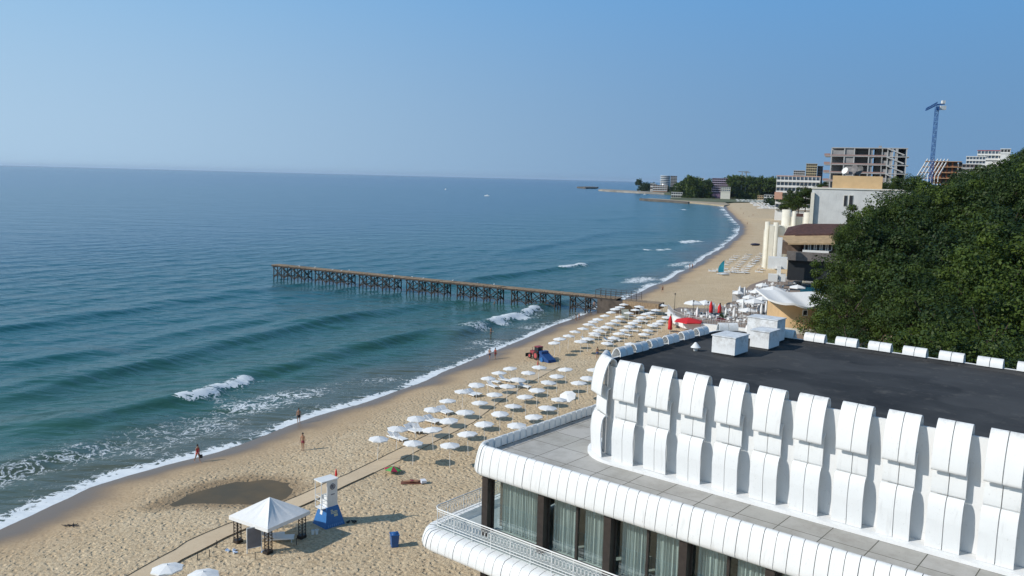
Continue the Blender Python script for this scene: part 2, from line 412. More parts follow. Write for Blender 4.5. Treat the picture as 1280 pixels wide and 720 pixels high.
t.base(c); t.l(t.rng(fm, 0, 1, .17, .8), t.b.inputs['Roughness']); t.b.inputs['IOR'].default_value = 1.33; t.b.inputs['Specular IOR Level'].default_value = .30
w1 = t.noise(t.geo((.35,1,1),(0,0,rad(-61))), .42, 3, .6)
w2 = t.noise(t.geo((.5,1,1),(0,0,rad(-50))), 1.7, 3, .6)
w3 = t.noise(t.geo((.25,1,1),(0,0,rad(-66))), .07, 4, .6)
nb = t.bump(w3, .7, 2.6); nb = t.bump(w1, .55, .55, nb); nb = t.bump(w2, .5, .12, nb)
nb = t.bump(fm, .4, .12, nb)
t.l(nb, t.b.inputs['Normal']); M['sea'] = t.m
grid('sea_water', xs, ys, Z, M['sea'], dict(shore=SD, foam=FO))
# ------------------------------------------------------------------ the white pavilion below the camera
# local frame: x along the seaward facade (to the right), y away from the camera, z up
BRZ = rad(-39.6); BO = Vector((-1.2, 43.8, 0))
pav = thing('pavilion', 'white resort pavilion with curved cladding panels, dark flat roof and railed balcony', 'building', BO, BRZ)
def clad_mat(name, c, streaks=.5):
    t = NT(name); v = t.geo()
    f = t.noise(v, .8, 5, .6); cc = t.mix(t.rng(f, .3, .75), tuple(k*.93 for k in c), c)
    g = t.noise(t.geo((3.2,3.2,.35)), 1.3, 6, .7); cc = t.mix(t.rng(g, .56, .85, 0, streaks), cc, (.36,.34,.31))
    h = t.noise(v, 6, 6, .75); cc = t.mix(t.rng(h, .60, .78, 0, .55), cc, (.30,.28,.25)); tz = t.n('SeparateXYZ'); t.l(v, tz.inputs[0]); tp = t.math('MULTIPLY', t.rng(tz.outputs['Z'], 17.35, 17.75), t.rng(t.noise(v, 3, 5, .7), .42, .62)); cc = t.mix(t.math('MULTIPLY', tp, .45), cc, (.33,.30,.26))
    t.base(cc); t.b.inputs['Roughness'].default_value = .5
    t.l(t.bump(t.noise(v, 2.5, 3), .15, .02), t.b.inputs['Normal'])
    return t.m
M['clad'] = clad_mat('white_cladding', (.80,.80,.785))
M['seam'] = simple('seam_backing', (.06,.055,.05), .9, .2, 3)
M['wallwhite'] = clad_mat('white_render', (.80,.80,.79), .3)
t = NT('terrace_slabs'); v = t.coord('Object')
br = t.n('TexBrick'); br.offset = 0; br.squash = 1
for k, x in (('Scale',1.0),('Mortar Size',.022),('Brick Width',1.92),('Row Height',2.1),('Mortar Smooth',.2),('Bias',0)): br.inputs[k].default_value = x
t.l(v, br.inputs['Vector']); br.inputs['Color1'].default_value = (.46,.44,.41,1); br.inputs['Color2'].default_value = (.40,.385,.35,1); br.inputs['Mortar'].default_value = (.05,.05,.035,1)
nz = t.noise(v, .7, 6, .65); c = t.mix(t.rng(nz, .42, .75, 0, .65), br.outputs['Color'], (.22,.20,.165))
nz2 = t.noise(v, 9, 5, .7); c = t.mix(t.rng(nz2, .6, .75, 0, .55), c, (.12,.11,.09))
t.base(c); t.b.inputs['Roughness'].default_value = .9; t.l(t.bump(nz2, .2, .02), t.b.inputs['Normal']); M['slabs'] = t.m
t = NT('bitumen_roof'); v = t.coord('Object')
nz = t.noise(v, .25, 5, .6); c = t.mix(t.rng(nz, .3, .7), (.022,.023,.025), (.058,.059,.060))
st = t.n('TexBrick'); st.offset = .5
for k, x in (('Scale',1.0),('Mortar Size',.012),('Brick Width',9.0),('Row Height',1.0),('Mortar Smooth',.6)): st.inputs[k].default_value = x
t.l(v, st.inputs['Vector']); st.inputs['Color1'].default_value = (0,0,0,1); st.inputs['Color2'].default_value = (.25,.25,.25,1); st.inputs['Mortar'].default_value = (1,1,1,1)
c = t.mix(t.math('MULTIPLY', st.outputs['Color'], .42), c, (.012,.012,.013))
g = t.noise(v, 1.1, 7, .7); c = t.mix(t.rng(g, .56, .74, 0, .6), c, (.14,.13,.115)); pt = t.noise(v, .16, 2, .4); c = t.mix(t.rng(pt, .52, .545, 0, .35), c, (.085,.085,.085))
g = t.noise(t.coord('Object',(.12,1,1)), .7, 5, .7); c = t.mix(t.rng(g, .55, .75, 0, .5), c, (.075,.077,.08))
t.base(c); t.b.inputs['Roughness'].default_value = .9; t.b.inputs['Specular IOR Level'].default_value = .2
t.l(t.bump(t.math('ADD', t.noise(v, .9, 4), t.math('MULTIPLY', t.noise(v, 9, 3), .25)), .5, .05), t.b.inputs['Normal']); M['bitumen'] = t.m
t = NT('window_glass'); gl = t.n('BsdfGlossy'); gl.inputs['Roughness'].default_value = .015; gl.inputs['Color'].default_value = (.9,1,.98,1)
tr = t.n('BsdfTransparent'); tr.inputs['Color'].default_value = (.84,.93,.91,1); fr = t.n('LayerWeight')
mx = t.n('MixShader'); t.l(t.math('ADD', t.math('MULTIPLY', t.math('POWER', fr.outputs['Facing'], 3.0), .75), .10), mx.inputs[0]); t.l(tr.outputs[0], mx.inputs[1]); t.l(gl.outputs[0], mx.inputs[2]); t.l(mx.outputs[0], t.out.inputs[0]); M['glass'] = t.m
M['curtain'] = simple('curtain_cloth', (.44,.46,.445), .95, .05, 2)
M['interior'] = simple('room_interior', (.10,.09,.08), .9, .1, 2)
M['balfloor'] = simple('balcony_tiles', (.42,.46,.45), .5, .1, 1.5)

# ground floor and first floor -----------------------------------
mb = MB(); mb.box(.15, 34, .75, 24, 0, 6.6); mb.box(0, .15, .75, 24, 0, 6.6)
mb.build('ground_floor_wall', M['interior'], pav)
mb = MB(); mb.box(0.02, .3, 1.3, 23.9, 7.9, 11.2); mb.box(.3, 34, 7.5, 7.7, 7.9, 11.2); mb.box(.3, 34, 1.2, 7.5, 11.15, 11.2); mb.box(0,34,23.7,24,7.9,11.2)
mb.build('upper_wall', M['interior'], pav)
colx = [0, 3.8, 7.85, 11.9, 15.95, 20.0, 24.05, 28.1, 32.15]
for x in colx:
    mb = MB(); mb.box(x-.2, x+.2, .02, .62, 0 if x == 0 else 7.9, 11.25); mb.build('column', M['darkbrown'], pav)
for i in range(len(colx)-1):
    x0, x1 = colx[i]+.2, colx[i+1]-.2
    fr = MB()
    for a, b in ((x0, x0+.07), (x1-.07, x1)): fr.box(a, b, .40, .50, 7.98, 11.16)
    fr.box(x0+.07, x1-.07, .40, .50, 7.98, 8.07); fr.box(x0+.07, x1-.07, .40, .50, 11.06, 11.16)
    if i: fr.box((x0+x1)/2-.06, (x0+x1)/2+.06, .38, .52, 8.07, 11.06)
    w = fr.build('window', M['darkbrown'], pav)
    g = MB(); g.add([(x0+.07,.46,8.07),(x1-.07,.46,8.07),(x1-.07,.46,11.06),(x0+.07,.46,11.06)], [(0,1,2,3)]); g.build('pane', M['glass'], w)
    cu = MB(); n = int((x1-x0)/.022); a = []; b = []; rr = random.Random(i)
    gaps = [((x0+x1)/2-.28, (x0+x1)/2+.22)] if i else [(x1-.10, x1)]
    xa = x0+.12 if i else x0+.42
    for k in range(n+1):
        x = xa+(x1-.12-xa)*k/n; y = .86+.10*math.sin(x*30+math.sin(x*7)*1.3)+.04*math.sin(x*83)
        a.append((x, y, 8.02)); b.append((x, y*.6+.33, 11.05))
    seg = [k for k in range(n+1) if not any(g0 < a[k][0] < g1 for g0, g1 in gaps)]
    run = []
    for k in seg+[10**6]:
        if run and k != run[-1]+1:
            if len(run) > 2: cu.strip([a[q] for q in run], [b[q] for q in run], 0, True)
            run = []
        if k < 10**6: run.append(k)
    cu.build('curtain', M['curtain'], w)
mb = MB(); mb.box(.2, 32.4, .1, .9, 7.72, 7.98); mb.build('window_sill', M['balfloor'], pav)

# paths with rounded corner: returns points with outward normals
def rounded(x_left, y_front, x_right, y_back, r, step, back=False):
    P = []
    def line(p, q, nrm):
        L = math.hypot(q[0]-p[0], q[1]-p[1]); n = max(1, round(L/step))
        for k in range(n+1): P.append((p[0]+(q[0]-p[0])*k/n, p[1]+(q[1]-p[1])*k/n, *nrm))
    def arc(cx_, cy_, a0, a1):
        n = max(4, round(r*abs(a1-a0)/step)*3)
        for k in range(1, n): t = a0+(a1-a0)*k/n; P.append((cx_+r*math.cos(t), cy_+r*math.sin(t), math.cos(t), math.sin(t)))
    line((x_right, y_front), (x_left+r, y_front), (0,-1)); arc(x_left+r, y_front+r, rad(-90), rad(-180))
    line((x_left, y_front+r), (x_left, y_back-r), (-1,0))
    if back: arc(x_left+r, y_back-r, rad(180), rad(90)); line((x_left+r, y_back), (x_right, y_back), (0,1))
    return P
def clad_band(path, prof, seam=.03):                        # panels following a path, each between two stations
    mb = MB(); rr = random.Random(3)
    for k in range(len(path)-1):
        x0,y0,a0,b0 = path[k]; x1,y1,a1,b1 = path[k+1]
        L = math.hypot(x1-x0, y1-y0)
        if L < 1e-6: continue
        s = min(.4, seam/2/L); j = rr.uniform(-.012,.012)
        A_ = []; B_ = []
        for t_, W in ((s, A_), (1-s, B_)):
            for o, z in prof: W.append((x0+(x1-x0)*t_+(a0+(a1-a0)*t_)*(o+j), y0+(y1-y0)*t_+(b0+(b1-b0)*t_)*(o+j), z+j*.5))
        mb.strip(B_, A_, 0, True)
        mb.strip([(p[0],p[1],p[2]) for p in A_], [(x0+(x1-x0)*s+(a0+(a1-a0)*s)*(o-.05), y0+(y1-y0)*s+(b0+(b1-b0)*s)*(o-.05), z) for o, z in prof], 0)
        mb.strip([(x0+(x1-x0)*(1-s)+(a0+(a1-a0)*(1-s))*(o-.05), y0+(y1-y0)*(1-s)+(b0+(b1-b0)*(1-s))*(o-.05), z) for o, z in prof], B_, 0)
    return mb
def back_band(path, prof, inset=.035):
    mb = MB(); pr = []
    n = len(prof)
    for i, (o, z) in enumerate(prof):
        a = prof[max(0,i-1)]; b = prof[min(n-1,i+1)]; dx, dz = b[0]-a[0], b[1]-a[1]; l = math.hypot(dx,dz) or 1
        pr.append((o+dz/l*inset, z-dx/l*inset))
    for k in range(len(path)-1):
        x0,y0,a0,b0 = path[k]; x1,y1,a1,b1 = path[k+1]
        if math.hypot(x1-x0, y1-y0) < 1e-6: continue
        mb.strip([(x1+a1*o, y1+b1*o, z) for o, z in pr], [(x0+a0*o, y0+b0*o, z) for o, z in pr], 0, True)
    return mb
FP = rounded(-.58, .24, 34, 22, .6, .56)
fprof = [(0,12.16),(0,12.66),(.03,12.71),(.12,12.715),(.23,12.66),(.34,12.46),(.44,12.10),(.52,11.68),(.555,11.38),(.52,11.22),(.42,11.13),(.2,11.12)]
clad_band(FP, fprof).build('terrace_fascia', M['clad'], pav)
back_band(FP, fprof).build('fascia_backing', M['seam'], pav)
mb = MB(); mb.box(-.54, 34, .29, 22, 11.2, 12.15); mb.build('terrace_floor', M['slabs'], pav)
# balcony
BP = rounded(-3.05, -1.05, 34, 22, .8, .56)
bprof = [(-.25,7.69),(.10,7.70),(.42,7.66),(.60,7.48),(.72,7.18),(.77,6.90),(.74,6.76),(.62,6.68),(.1,6.66)]
clad_band(BP, bprof).build('balcony_edge', M['clad'], pav)
back_band(BP, bprof, .03).build('balcony_edge_backing', M['seam'], pav)
mb = MB(); mb.box(-2.9, 34, -.9, 22, 6.62, 7.72); mb.build('balcony_floor', M['balfloor'], pav)
RP = rounded(-2.95, -.95, 34, 22, .55, .22)
rl = thing('balcony_railing', None, None); rl.parent = pav
top = MB(); pts = [(x,y) for x,y,_,_ in RP]
for z, r in ((8.80,.035),(8.68,.018),(8.02,.018),(7.86,.022)): top.path([(x,y,z) for x,y in pts], r, 5)
top.build('rail', M['white'], rl)
orn = MB(); cum = 0; last = None; n = 0
for k in range(0, len(RP)-1):
    x,y,a,b = RP[k]; x2,y2 = RP[k+1][:2]
    if math.hypot(x2-x,y2-y) < .12: continue
    if x > 16 or y > 14: continue
    d = Vector((x2-x,y2-y,0)).normalized(); m_ = Vector(((x+x2)/2,(y+y2)/2,8.35))
    ring = []
    for q in range(9):
        a_ = 2*math.pi*q/8; ring.append(m_+d*(.092*math.cos(a_))+Vector((0,0,.20*math.sin(a_))))
    orn.path(ring, .011, 4)
    orn.tube((x,y,7.86),(x,y,8.68), .010, .010, 4)
    orn.path([m_+d*.1*math.cos(q*math.pi/4)*(.5)+Vector((0,0,.25+.09*math.sin(q*math.pi/4))) for q in range(0,9)], .008, 4)
    orn.path([m_+d*.1*math.cos(q*math.pi/4)*(.5)+Vector((0,0,-.25+.09*math.sin(q*math.pi/4))) for q in range(0,9)], .008, 4)
orn.build('scrollwork', M['white'], rl)
L_ = 0
for k in range(1, len(RP)):
    L_ += math.hypot(RP[k][0]-RP[k-1][0], RP[k][1]-RP[k-1][1])
    if L_ > 1.3 and RP[k][0] < 20 and RP[k][1] < 16:
        L_ = 0; mb = MB(); mb.tube((RP[k][0],RP[k][1],7.68),(RP[k][0],RP[k][1],8.82), .022, .022, 6); mb.build('post', M['white'], rl)

# upper volume ----------------------------------------------------
ZT, ZD, ZB = 17.22, 17.0, 12.17
WP = rounded(3.7, 4.30, 36, 20.2, 1.9, 1.0, True)
def wall_ring(path, o0, z0, o1, z1, mb, flip=False):
    for k in range(len(path)-1):
        x0,y0,a0,b0 = path[k]; x1,y1,a1,b1 = path[k+1]
        if math.hypot(x1-x0,y1-y0) < 1e-6: continue
        mb.strip([(x1+a1*o0,y1+b1*o0,z0),(x1+a1*o1,y1+b1*o1,z1)], [(x0+a0*o0,y0+b0*o0,z0),(x0+a0*o1,y0+b0*o1,z1)], 0, False)
mb = MB(); wall_ring(WP, 0, ZB, 0, ZT, mb); wall_ring(WP, 0, ZT, -.12, ZT, mb); wall_ring(WP, -.12, ZT, -.12, ZD-.1, mb)
mb.build('parapet_wall', M['wallwhite'], pav)
mb = MB(); wall_ring(WP, .78, ZB-.01, .78, ZB+.16, mb); wall_ring(WP, .78, ZB+.16, .02, ZB+.20, mb); mb.build('wall_base_kerb', M['wallwhite'], pav)
poly = []
for x,y,a,b in WP:
    q = (x-a*.11, y-b*.11)
    if not poly or math.hypot(q[0]-poly[-1][0], q[1]-poly[-1][1]) > 1e-4: poly.append(q)
mb = MB(); mb.add([(x,y,ZD) for x,y in poly], [tuple(range(len(poly)))[::-1]]); roof = mb.build('roof_deck', M['bitumen'], pav)
mb = MB()                                                    # felt turned up against the parapet
for k in range(len(WP)-1):
    x0,y0,a0,b0 = WP[k]; x1,y1,a1,b1 = WP[k+1]
    if math.hypot(x1-x0,y1-y0) < 1e-6: continue
    mb.strip([(x1-a1*.123,y1-b1*.123,ZT-.03),(x1-a1*.32,y1-b1*.32,ZD+.003)], [(x0-a0*.123,y0-b0*.123,ZT-.03),(x0-a0*.32,y0-b0*.32,ZD+.003)])
mb.build('roof_upstand', M['bitumen'], pav)
TOPP = [(-.25,17.2),(-.24,17.42),(-.17,17.58),(-.06,17.67),(.05,17.70),(.14,17.66),(.26,17.50),(.40,17.20),(.51,16.84),(.59,16.42),(.635,16.02),(.645,15.80),(.64,15.71),(.60,15.66),(.55,15.69),(.54,15.75)]
MIDP = [(.12,16.1),(.27,15.97),(.295,15.5),(.315,14.95),(.31,14.72),(.27,14.62),(.21,14.60)]
BOTP = [(.25,14.46),(.22,14.53),(.25,14.60),(.34,14.62),(.44,14.55),(.52,14.38),(.56,14.12),(.60,13.62),(.597,13.56),(.50,12.36)]
def panel_mesh(name, prof, w=1.30, th=.05):
    mb = MB(); n = len(prof)
    ins = []
    for i, (o, z) in enumerate(prof):
        a = prof[max(0,i-1)]; b = prof[min(n-1,i+1)]; dx, dz = b[0]-a[0], b[1]-a[1]; l = math.hypot(dx,dz) or 1
        ins.append((o+dz/l*th, z-dx/l*th))
    for u0, u1 in ((-w/2, -.02), (.02, w/2)):
        of = 0 if u0 < 0 else .018
        A0 = [(u0,-o-of,z) for o,z in prof]; A1 = [(u1,-o-of,z) for o,z in prof]
        B0 = [(u0,-o-of,z) for o,z in ins]; B1 = [(u1,-o-of,z) for o,z in ins]
        mb.strip(A1, A0, 0, True); mb.strip(B0, B1, 0, True); mb.strip(A0, B0); mb.strip(B1, A1)
        mb.strip([A0[0],A1[0]], [B0[0],B1[0]]); mb.strip([A1[-1],A0[-1]], [B1[-1],B0[-1]])
    me = mb.mesh(name, M['clad'])
    return me
PT, PMm, PB = panel_mesh('top_panel', TOPP), panel_mesh('middle_panel', MIDP), panel_mesh('bottom_panel', BOTP)
def station(x, y, nx, ny, full=True):
    rz = math.atan2(ny, nx)+math.pi/2; rr = random.Random(int(x*100+y*7))
    for me, nm in ((PT,'crest_panel'),(PMm,'tuck_panel'),(PB,'belly_panel')) if full else ((PT,'crest_panel'),):
        o = link(nm, me, pav, (x, y, rr.uniform(-.012,.012)), rz+rr.uniform(-.008,.008))
for k in range(14): station(6.78-.59+1.92*k, 4.30, 0, -1)
for a_ in (238, 206): station(5.6+1.9*math.cos(rad(a_)), 6.2+1.9*math.sin(rad(a_)), math.cos(rad(a_)), math.sin(rad(a_)))
for b_ in (6.9, 8.6, 10.35, 12.3, 14.3, 16.3): station(3.7, b_+.59, -1, 0, b_ < 12)
station(5.6+1.9*math.cos(rad(135)), 18.3+1.9*math.sin(rad(135)), math.cos(rad(135)), math.sin(rad(135)), False)
for k in range(15): station(6.0+1.98*k, 20.2, 0, 1, False)
# roof ventilation housings
def housing(x0,x1,y0,y1,h):
    mb = MB(); mb.box(x0+.06,x1-.06,y0+.06,y1-.06,ZD-.02,ZD+.14); o = mb.build('vent_kerb', M['bitumen'], roof)
    mb = MB(); mb.box(x0,x1,y0,y1,ZD+.12,ZD+h); mb.box(x0-.05,x1+.05,y0-.05,y1+.05,ZD+h+.001,ZD+h+.05)
    for z in (.45,.8):
        pass
    mb.build('vent_housing', M['wallwhite'], roof)
housing(6.7,8.15,12.4,14.2,1.12); housing(7.55,8.75,15.8,17.4,1.12); housing(6.2,8.2,18.3,19.6,1.5)
mb = MB(); mb.lathe([(.0,ZD),(.12,ZD),(.12,ZD+.22),(.10,ZD+.24)], 10, (5.6,12.5)); mb.lathe([(.30,ZD+.22),(.06,ZD+.52),(0,ZD+.54)], 10, (5.6,12.5)); mb.build('vent_cap', M['white'], roof)
# ------------------------------------------------------------------ beach: path, umbrellas, loungers
path_px = [(150,726),(196,700),(218,688.5),(233,678),(256,667.5),(284,656),(298,651.5),(357,627),(400,608),(435,593),(468,577),(500,561),(540,541),(579,523),(612,499),(650,476),(700,452)]
path_lo = [(190,726),(227,701),(245,692),(263,683),(284,672),(314,659),(340,648),(380,632),(420,614),(455,597.5),(485,583),(518,566),(556,546),(592,528),(624,503),(661,479),(708,454)]
up = [on(*p) for p in path_px]; lo = [on(*p) for p in path_lo]
mb = MB(); N = 5
def zp(v, dz): return (v.x, v.y, 1.16+dz)
A1 = []; B1 = []
for i in range(len(up)-1):
    for k in range(N):
        A1.append(up[i].lerp(up[i+1], k/N)); B1.append(lo[i].lerp(lo[i+1], k/N))
fade_n = len(A1)
rows = []
for q in (0, .25, .5, .75, 1):
    rows.append([(a.lerp(b, q).x, a.lerp(b, q).y, gz(*a.lerp(b, q)[:2])+.055) for a, b in zip(A1, B1)])
for r0, r1 in zip(rows, rows[1:]): mb.strip(r1, r0, 0, True)
t = NT('trodden_path'); p = t.geo(); nz = t.noise(p, .6, 5, .6)
c = t.mix(t.rng(nz,.3,.7), (.57,.435,.285), (.64,.50,.335)); c = t.mix(t.rng(t.noise(p,5,4,.7), .55,.75,0,.5), c, (.38,.27,.16)); t.base(c)
t.b.inputs['Roughness'].default_value = .9; t.l(t.bump(t.noise(p, 4, 4, .7), .45, .03), t.b.inputs['Normal']); M['path'] = t.m
struct('beach_path', mb, M['path'])
for nm, pts, lab in (('hose', rows[0], 'thin dark hose lying along the seaward edge of the beach path'), ('rope', rows[-1], 'thin dark rope lying along the landward edge of the beach path')):
    mb = MB(); mb.path([(x, y, z+.03) for x,y,z in pts[:(64 if nm == 'hose' else 48)]], .022, 5); o = mb.build(nm, simple(nm+'_brown', (.10,.075,.05), .8, .2, 2)); tag(o, lab, nm)

def make_umbrella(name='beach_umbrella', R=.97, he=2.0, ha=2.24, n=8, mats=None, val=.08):
    root = thing(name, 'white beach umbrella', 'umbrella')
    mb = MB(); pts = [(R*math.cos(2*math.pi*k/n+.2), R*math.sin(2*math.pi*k/n+.2)) for k in range(n)]
    for k in range(n):
        x0,y0 = pts[k]; x1,y1 = pts[(k+1)%n]; mi = k % 2 if isinstance(mats, list) else 0
        mxx, myy = (x0+x1)/2*.965, (y0+y1)/2*.965
        q = [(x0*.5,y0*.5,he+(ha-he)*.55),(x1*.5,y1*.5,he+(ha-he)*.55)]
        mb.add([(0,0,ha)]+q, [(0,1,2)], mi); mb.add([q[0],(x0,y0,he),(mxx,myy,he+.015),(x1,y1,he),q[1]], [(0,1,2,3,4)], mi)
        if val: mb.add([(x0,y0,he),(x0*1.0,y0*1.0,he-val),(mxx,myy,he-val),(x1,y1,he-val),(x1,y1,he),(mxx,myy,he+.015)], [(0,1,2,5),(5,2,3,4)], mi)
    mb.build('canopy', mats or M['fabric'], root)
    mb = MB()
    for x, y in pts: mb.tube((x*.96,y*.96,he+.0),(0,0,ha-.06), .010, .010, 3, caps=False)
    mb.build('ribs', M['white'], root)
    mb = MB(); mb.tube((0,0,-.2),(0,0,ha+.0), .026, .022, 8); mb.build('pole', M['white'], root)
    mb = MB(); mb.lathe([(.05,ha-.01),(.035,ha+.05),(0,ha+.07)], 8); mb.build('finial', M['white'], root)
    return root
UM = make_umbrella(); used_um = [False]
def umbrella(px, py, label, group, zc=2.14, tilt=None, s=1.0):
    p = at(px, py, 3.2)
    for _ in range(3): p = at(px, py, gz(p.x, p.y)+zc)
    rr = random.Random(int(px*31+py*17)); g = gz(p.x, p.y)
    if not used_um[0]: used_um[0] = True; o = UM; o['label'] = label; o['group'] = group; o.location = (p.x,p.y,g); o.rotation_euler.z = rr.uniform(0,3)
    else: o = dup(UM, (p.x,p.y,g), rr.uniform(0,3), label, group)
    k = s*rr.uniform(.95,1.06); o.scale = (k,k,rr.uniform(.96,1.05))
    a = tilt if tilt else rr.uniform(0,.07); o.rotation_euler.x = a*math.cos(px); o.rotation_euler.y = -a if tilt else a*math.sin(px)
    return o
ORD = ['first','second','third','fourth','fifth','sixth','seventh','eighth','ninth','tenth','eleventh','twelfth','thirteenth','fourteenth']
near = dict(seaward=[(115,460),(200,413),(288,364),(360,325),(433,287),(497,247),(560,214),(613,185),(663,160),(715,139)],
 second=[(275,478),(367,418),(440,375),(510,337),(577,293),(642,257),(697,224),(744,193),(792,163),(840,139)],
 third=[(442,490),(525,438),(598,393),(667,347),(725,308),(783,269),(833,238),(880,206),(923,178),(965,145)],
 landward=[(743,397),(822,357),(878,317),(928,279),(987,247),(1022,210),(1062,183),(1088,151)])
near_pos = []
for nm, L in near.items():
    for i, (x, y) in enumerate(L):
        o = umbrella(440+x/3.6, 420+y/3.6, 'white beach umbrella of the near block, %s row, %s from the left' % (nm, ORD[i]), 'white umbrellas of the near block', tilt=.45 if (x,y) == (987,247) else None)
        near_pos.append((nm, i, o.location.copy()))
farb = {'seaward':[(313,449),(352,425),(410,405),(455,369),(515,347),(557,317),(590,295),(625,280),(680,253),(725,232),(755,208),(785,190),(815,174)],
 'second':[(500,440),(553,419),(600,387),(632,358),(685,333),(722,308),(760,287),(790,265),(850,238),(900,210),(925,190),(960,172)],
 'third':[(690,452),(740,417),(783,387),(822,360),(850,333),(880,310),(915,290),(945,265),(975,247),(1010,233),(1047,211),(1095,180)],
 'landward':[(865,462),(960,389),(985,362),(1020,328),(1060,312),(1090,290),(1125,265),(1150,235)]}
far_pos = []
for nm, L in farb.items():
    for i, (x, y) in enumerate(L):
        o = umbrella(640+x/5.818, 350+y/5.818, 'white beach umbrella of the far block by the pier, %s row, %s from the left' % (nm, ORD[i]), 'white umbrellas of the far block by the pier')
        far_pos.append(o.location.copy())
umbrella(210, 708, 'white beach umbrella at the bottom edge left of the gazebo, the whole one', 'white umbrellas at the bottom edge', 2.2)
umbrella(254, 716.5, 'white beach umbrella at the bottom edge, cut off, nearer the gazebo', 'white umbrellas at the bottom edge', 2.2)

def make_lounger():
    r = thing('sun_lounger', 'white sun lounger', 'sun lounger')
    mb = MB(); mb.box(-.32,.32,-.95,.35,.30,.35); 
    for x in (-.33,.33): mb.box(x-.02,x+.02,-.97,.95,.24,.34)
    mb.build('seat', M['plastic'], r)
    mb = MB(); mb.xf(Matrix()); mb.box(-.32,.32,0,.66,0,.045); mb.xf(Matrix.Translation((0,.35,.33))@Matrix.Rotation(rad(32),4,'X')); mb.build('backrest', M['plastic'], r)
    for x in (-.28,.28):
        for y in (-.8,.7):
            mb = MB(); mb.tube((x,y,-.05),(x,y,.26), .03, .03, 6); mb.build('leg', M['plastic'], r)
    return r
LG = make_lounger(); lg_used = [False]
def lounger(x, y, rz, label, group):
    z = gz(x, y)
    if not lg_used[0]: lg_used[0] = True; LG.location = (x,y,z); LG.rotation_euler.z = rz; LG['label'] = label; LG['group'] = group; return LG
    return dup(LG, (x,y,z), rz, label, group)
for i, (x, y, rz) in enumerate([(195,466,.9),(215,470,.9),(268,434,.8),(287,426,1.0),(355,392,.9),(372,388,1.1),(410,350,.9),(425,347,.7),(535,270,.9),(552,267,1.0),(632,233,.8),(640,212,1.0),(775,234,.9),(690,206,.8),(300,432,.7)]):
    p = on(440+x/3.6, 420+y/3.6); lounger(p.x, p.y, rz+random.uniform(-.2,.2), 'white sun lounger lying open among the umbrellas of the near block', 'white loungers between the near umbrellas')
rr = random.Random(5)
for i, (x, y) in enumerate([(540,436),(600,408),(650,380),(700,352),(745,325),(790,300),(830,276),(830,400),(880,370),(905,340),(950,300),(1010,270),(700,442),(760,436),(620,350),(870,260),(960,215),(1040,240)]):
    p = on(640+x/5.818, 351.5+y/5.818); lounger(p.x, p.y, rr.uniform(.6,1.3), 'white sun lounger under the far block of umbrellas by the pier', 'white loungers of the far block')

# coloured parasol on the sand and the sunbather ------------------
cu = make_umbrella('sun_parasol', .78, .34, .62, 8, [M['green'], M['crimson']], .03); p = on(490.5, 591)
cu.location = p; cu.rotation_euler.z = .5; cu.rotation_euler.y = .12; tag(cu, 'small green and crimson parasol standing low on the open sand', 'parasol')

# gazebo -----------------------------------------------------------
gx, gy, ga, gh = -16.72, 57.3, rad(-32), 1.68
gg = gz(gx, gy)
gaz = thing('gazebo', 'white pitched canopy gazebo on four dark lattice legs by the beach path', 'gazebo', (gx,gy,gg), ga)
E_, Hh = 2.02, 1.20
mb = MB(); W = gh+.28
cs = [(-W,-W),(W,-W),(W,W),(-W,W)]
n = 10
for k in range(4):
    a, b = Vector((*cs[k],E_)), Vector((*cs[(k+1)%4],E_)); ap = Vector((0,0,E_+Hh))
    rows_ = []
    for j in range(n+1):
        t_ = j/n; L1, L2 = a.lerp(ap, t_), b.lerp(ap, t_); row = []
        for i in range(n+1):
            s_ = i/n; v = L1.lerp(L2, s_); sag = -.10*math.sin(math.pi*t_)*math.sin(math.pi*s_) - .02*math.sin(s_*23+k)*(1-t_)*t_*3; row.append((v.x,v.y,v.z+sag))
        rows_.append(row)
    for r0, r1 in zip(rows_, rows_[1:]): mb.strip(r0[::1], r1, 0, False)
    mb.strip([(*cs[k],E_-.26),(*cs[(k+1)%4],E_-.26)], [tuple(a),tuple(b)], 0)
ca = mb.build('canopy', M['fabric'], gaz)
for sx, sy in ((-1,-1),(1,-1),(1,1),(-1,1)):
    cx_, cy_ = sx*gh*.93, sy*gh*.93; mb = MB(); d = .17
    for ex in (-d,d):
        for ey in (-d,d): mb.bar((cx_+ex,cy_+ey,-.1),(cx_+ex,cy_+ey,E_-.05), .05)
    for k in range(8):
        z = .15+k*.24
        for (e0,e1) in (((-d,-d),(d,-d)),((d,-d),(d,d)),((d,d),(-d,d)),((-d,d),(-d,-d))): mb.bar((cx_+e0[0],cy_+e0[1],z),(cx_+e1[0],cy_+e1[1],z), .03)
    lg = mb.build('leg', M['darkbrown'], gaz)
    mb = MB(); mb.box(cx_-sx*.05-.22,cx_-sx*.05+.22,cy_-.26,cy_+.26,-.05,.26); mb.build('foot_box', M['darkbrown'], lg)
mb = MB()
for k in range(4):
    a, b = cs[k], cs[(k+1)%4]; mb.bar((a[0]*.86,a[1]*.86,E_-.12),(b[0]*.86,b[1]*.86,E_-.12), .06)
    mb.bar((a[0]*.86,a[1]*.86,E_-.08),(0,0,E_+Hh-.1), .05)
mb.build('roof_frame', M['darkbrown'], gaz)
for i, (dx, dy, rz) in enumerate([(.0,.2,1.9),(.75,-.1,1.75)]):
    q = Vector((gx+dx, gy+dy)); lounger(q.x, q.y, rz, ['white sun lounger in the middle of the gazebo shade','white sun lounger under the gazebo nearer its right leg'][i], 'white loungers under the gazebo')
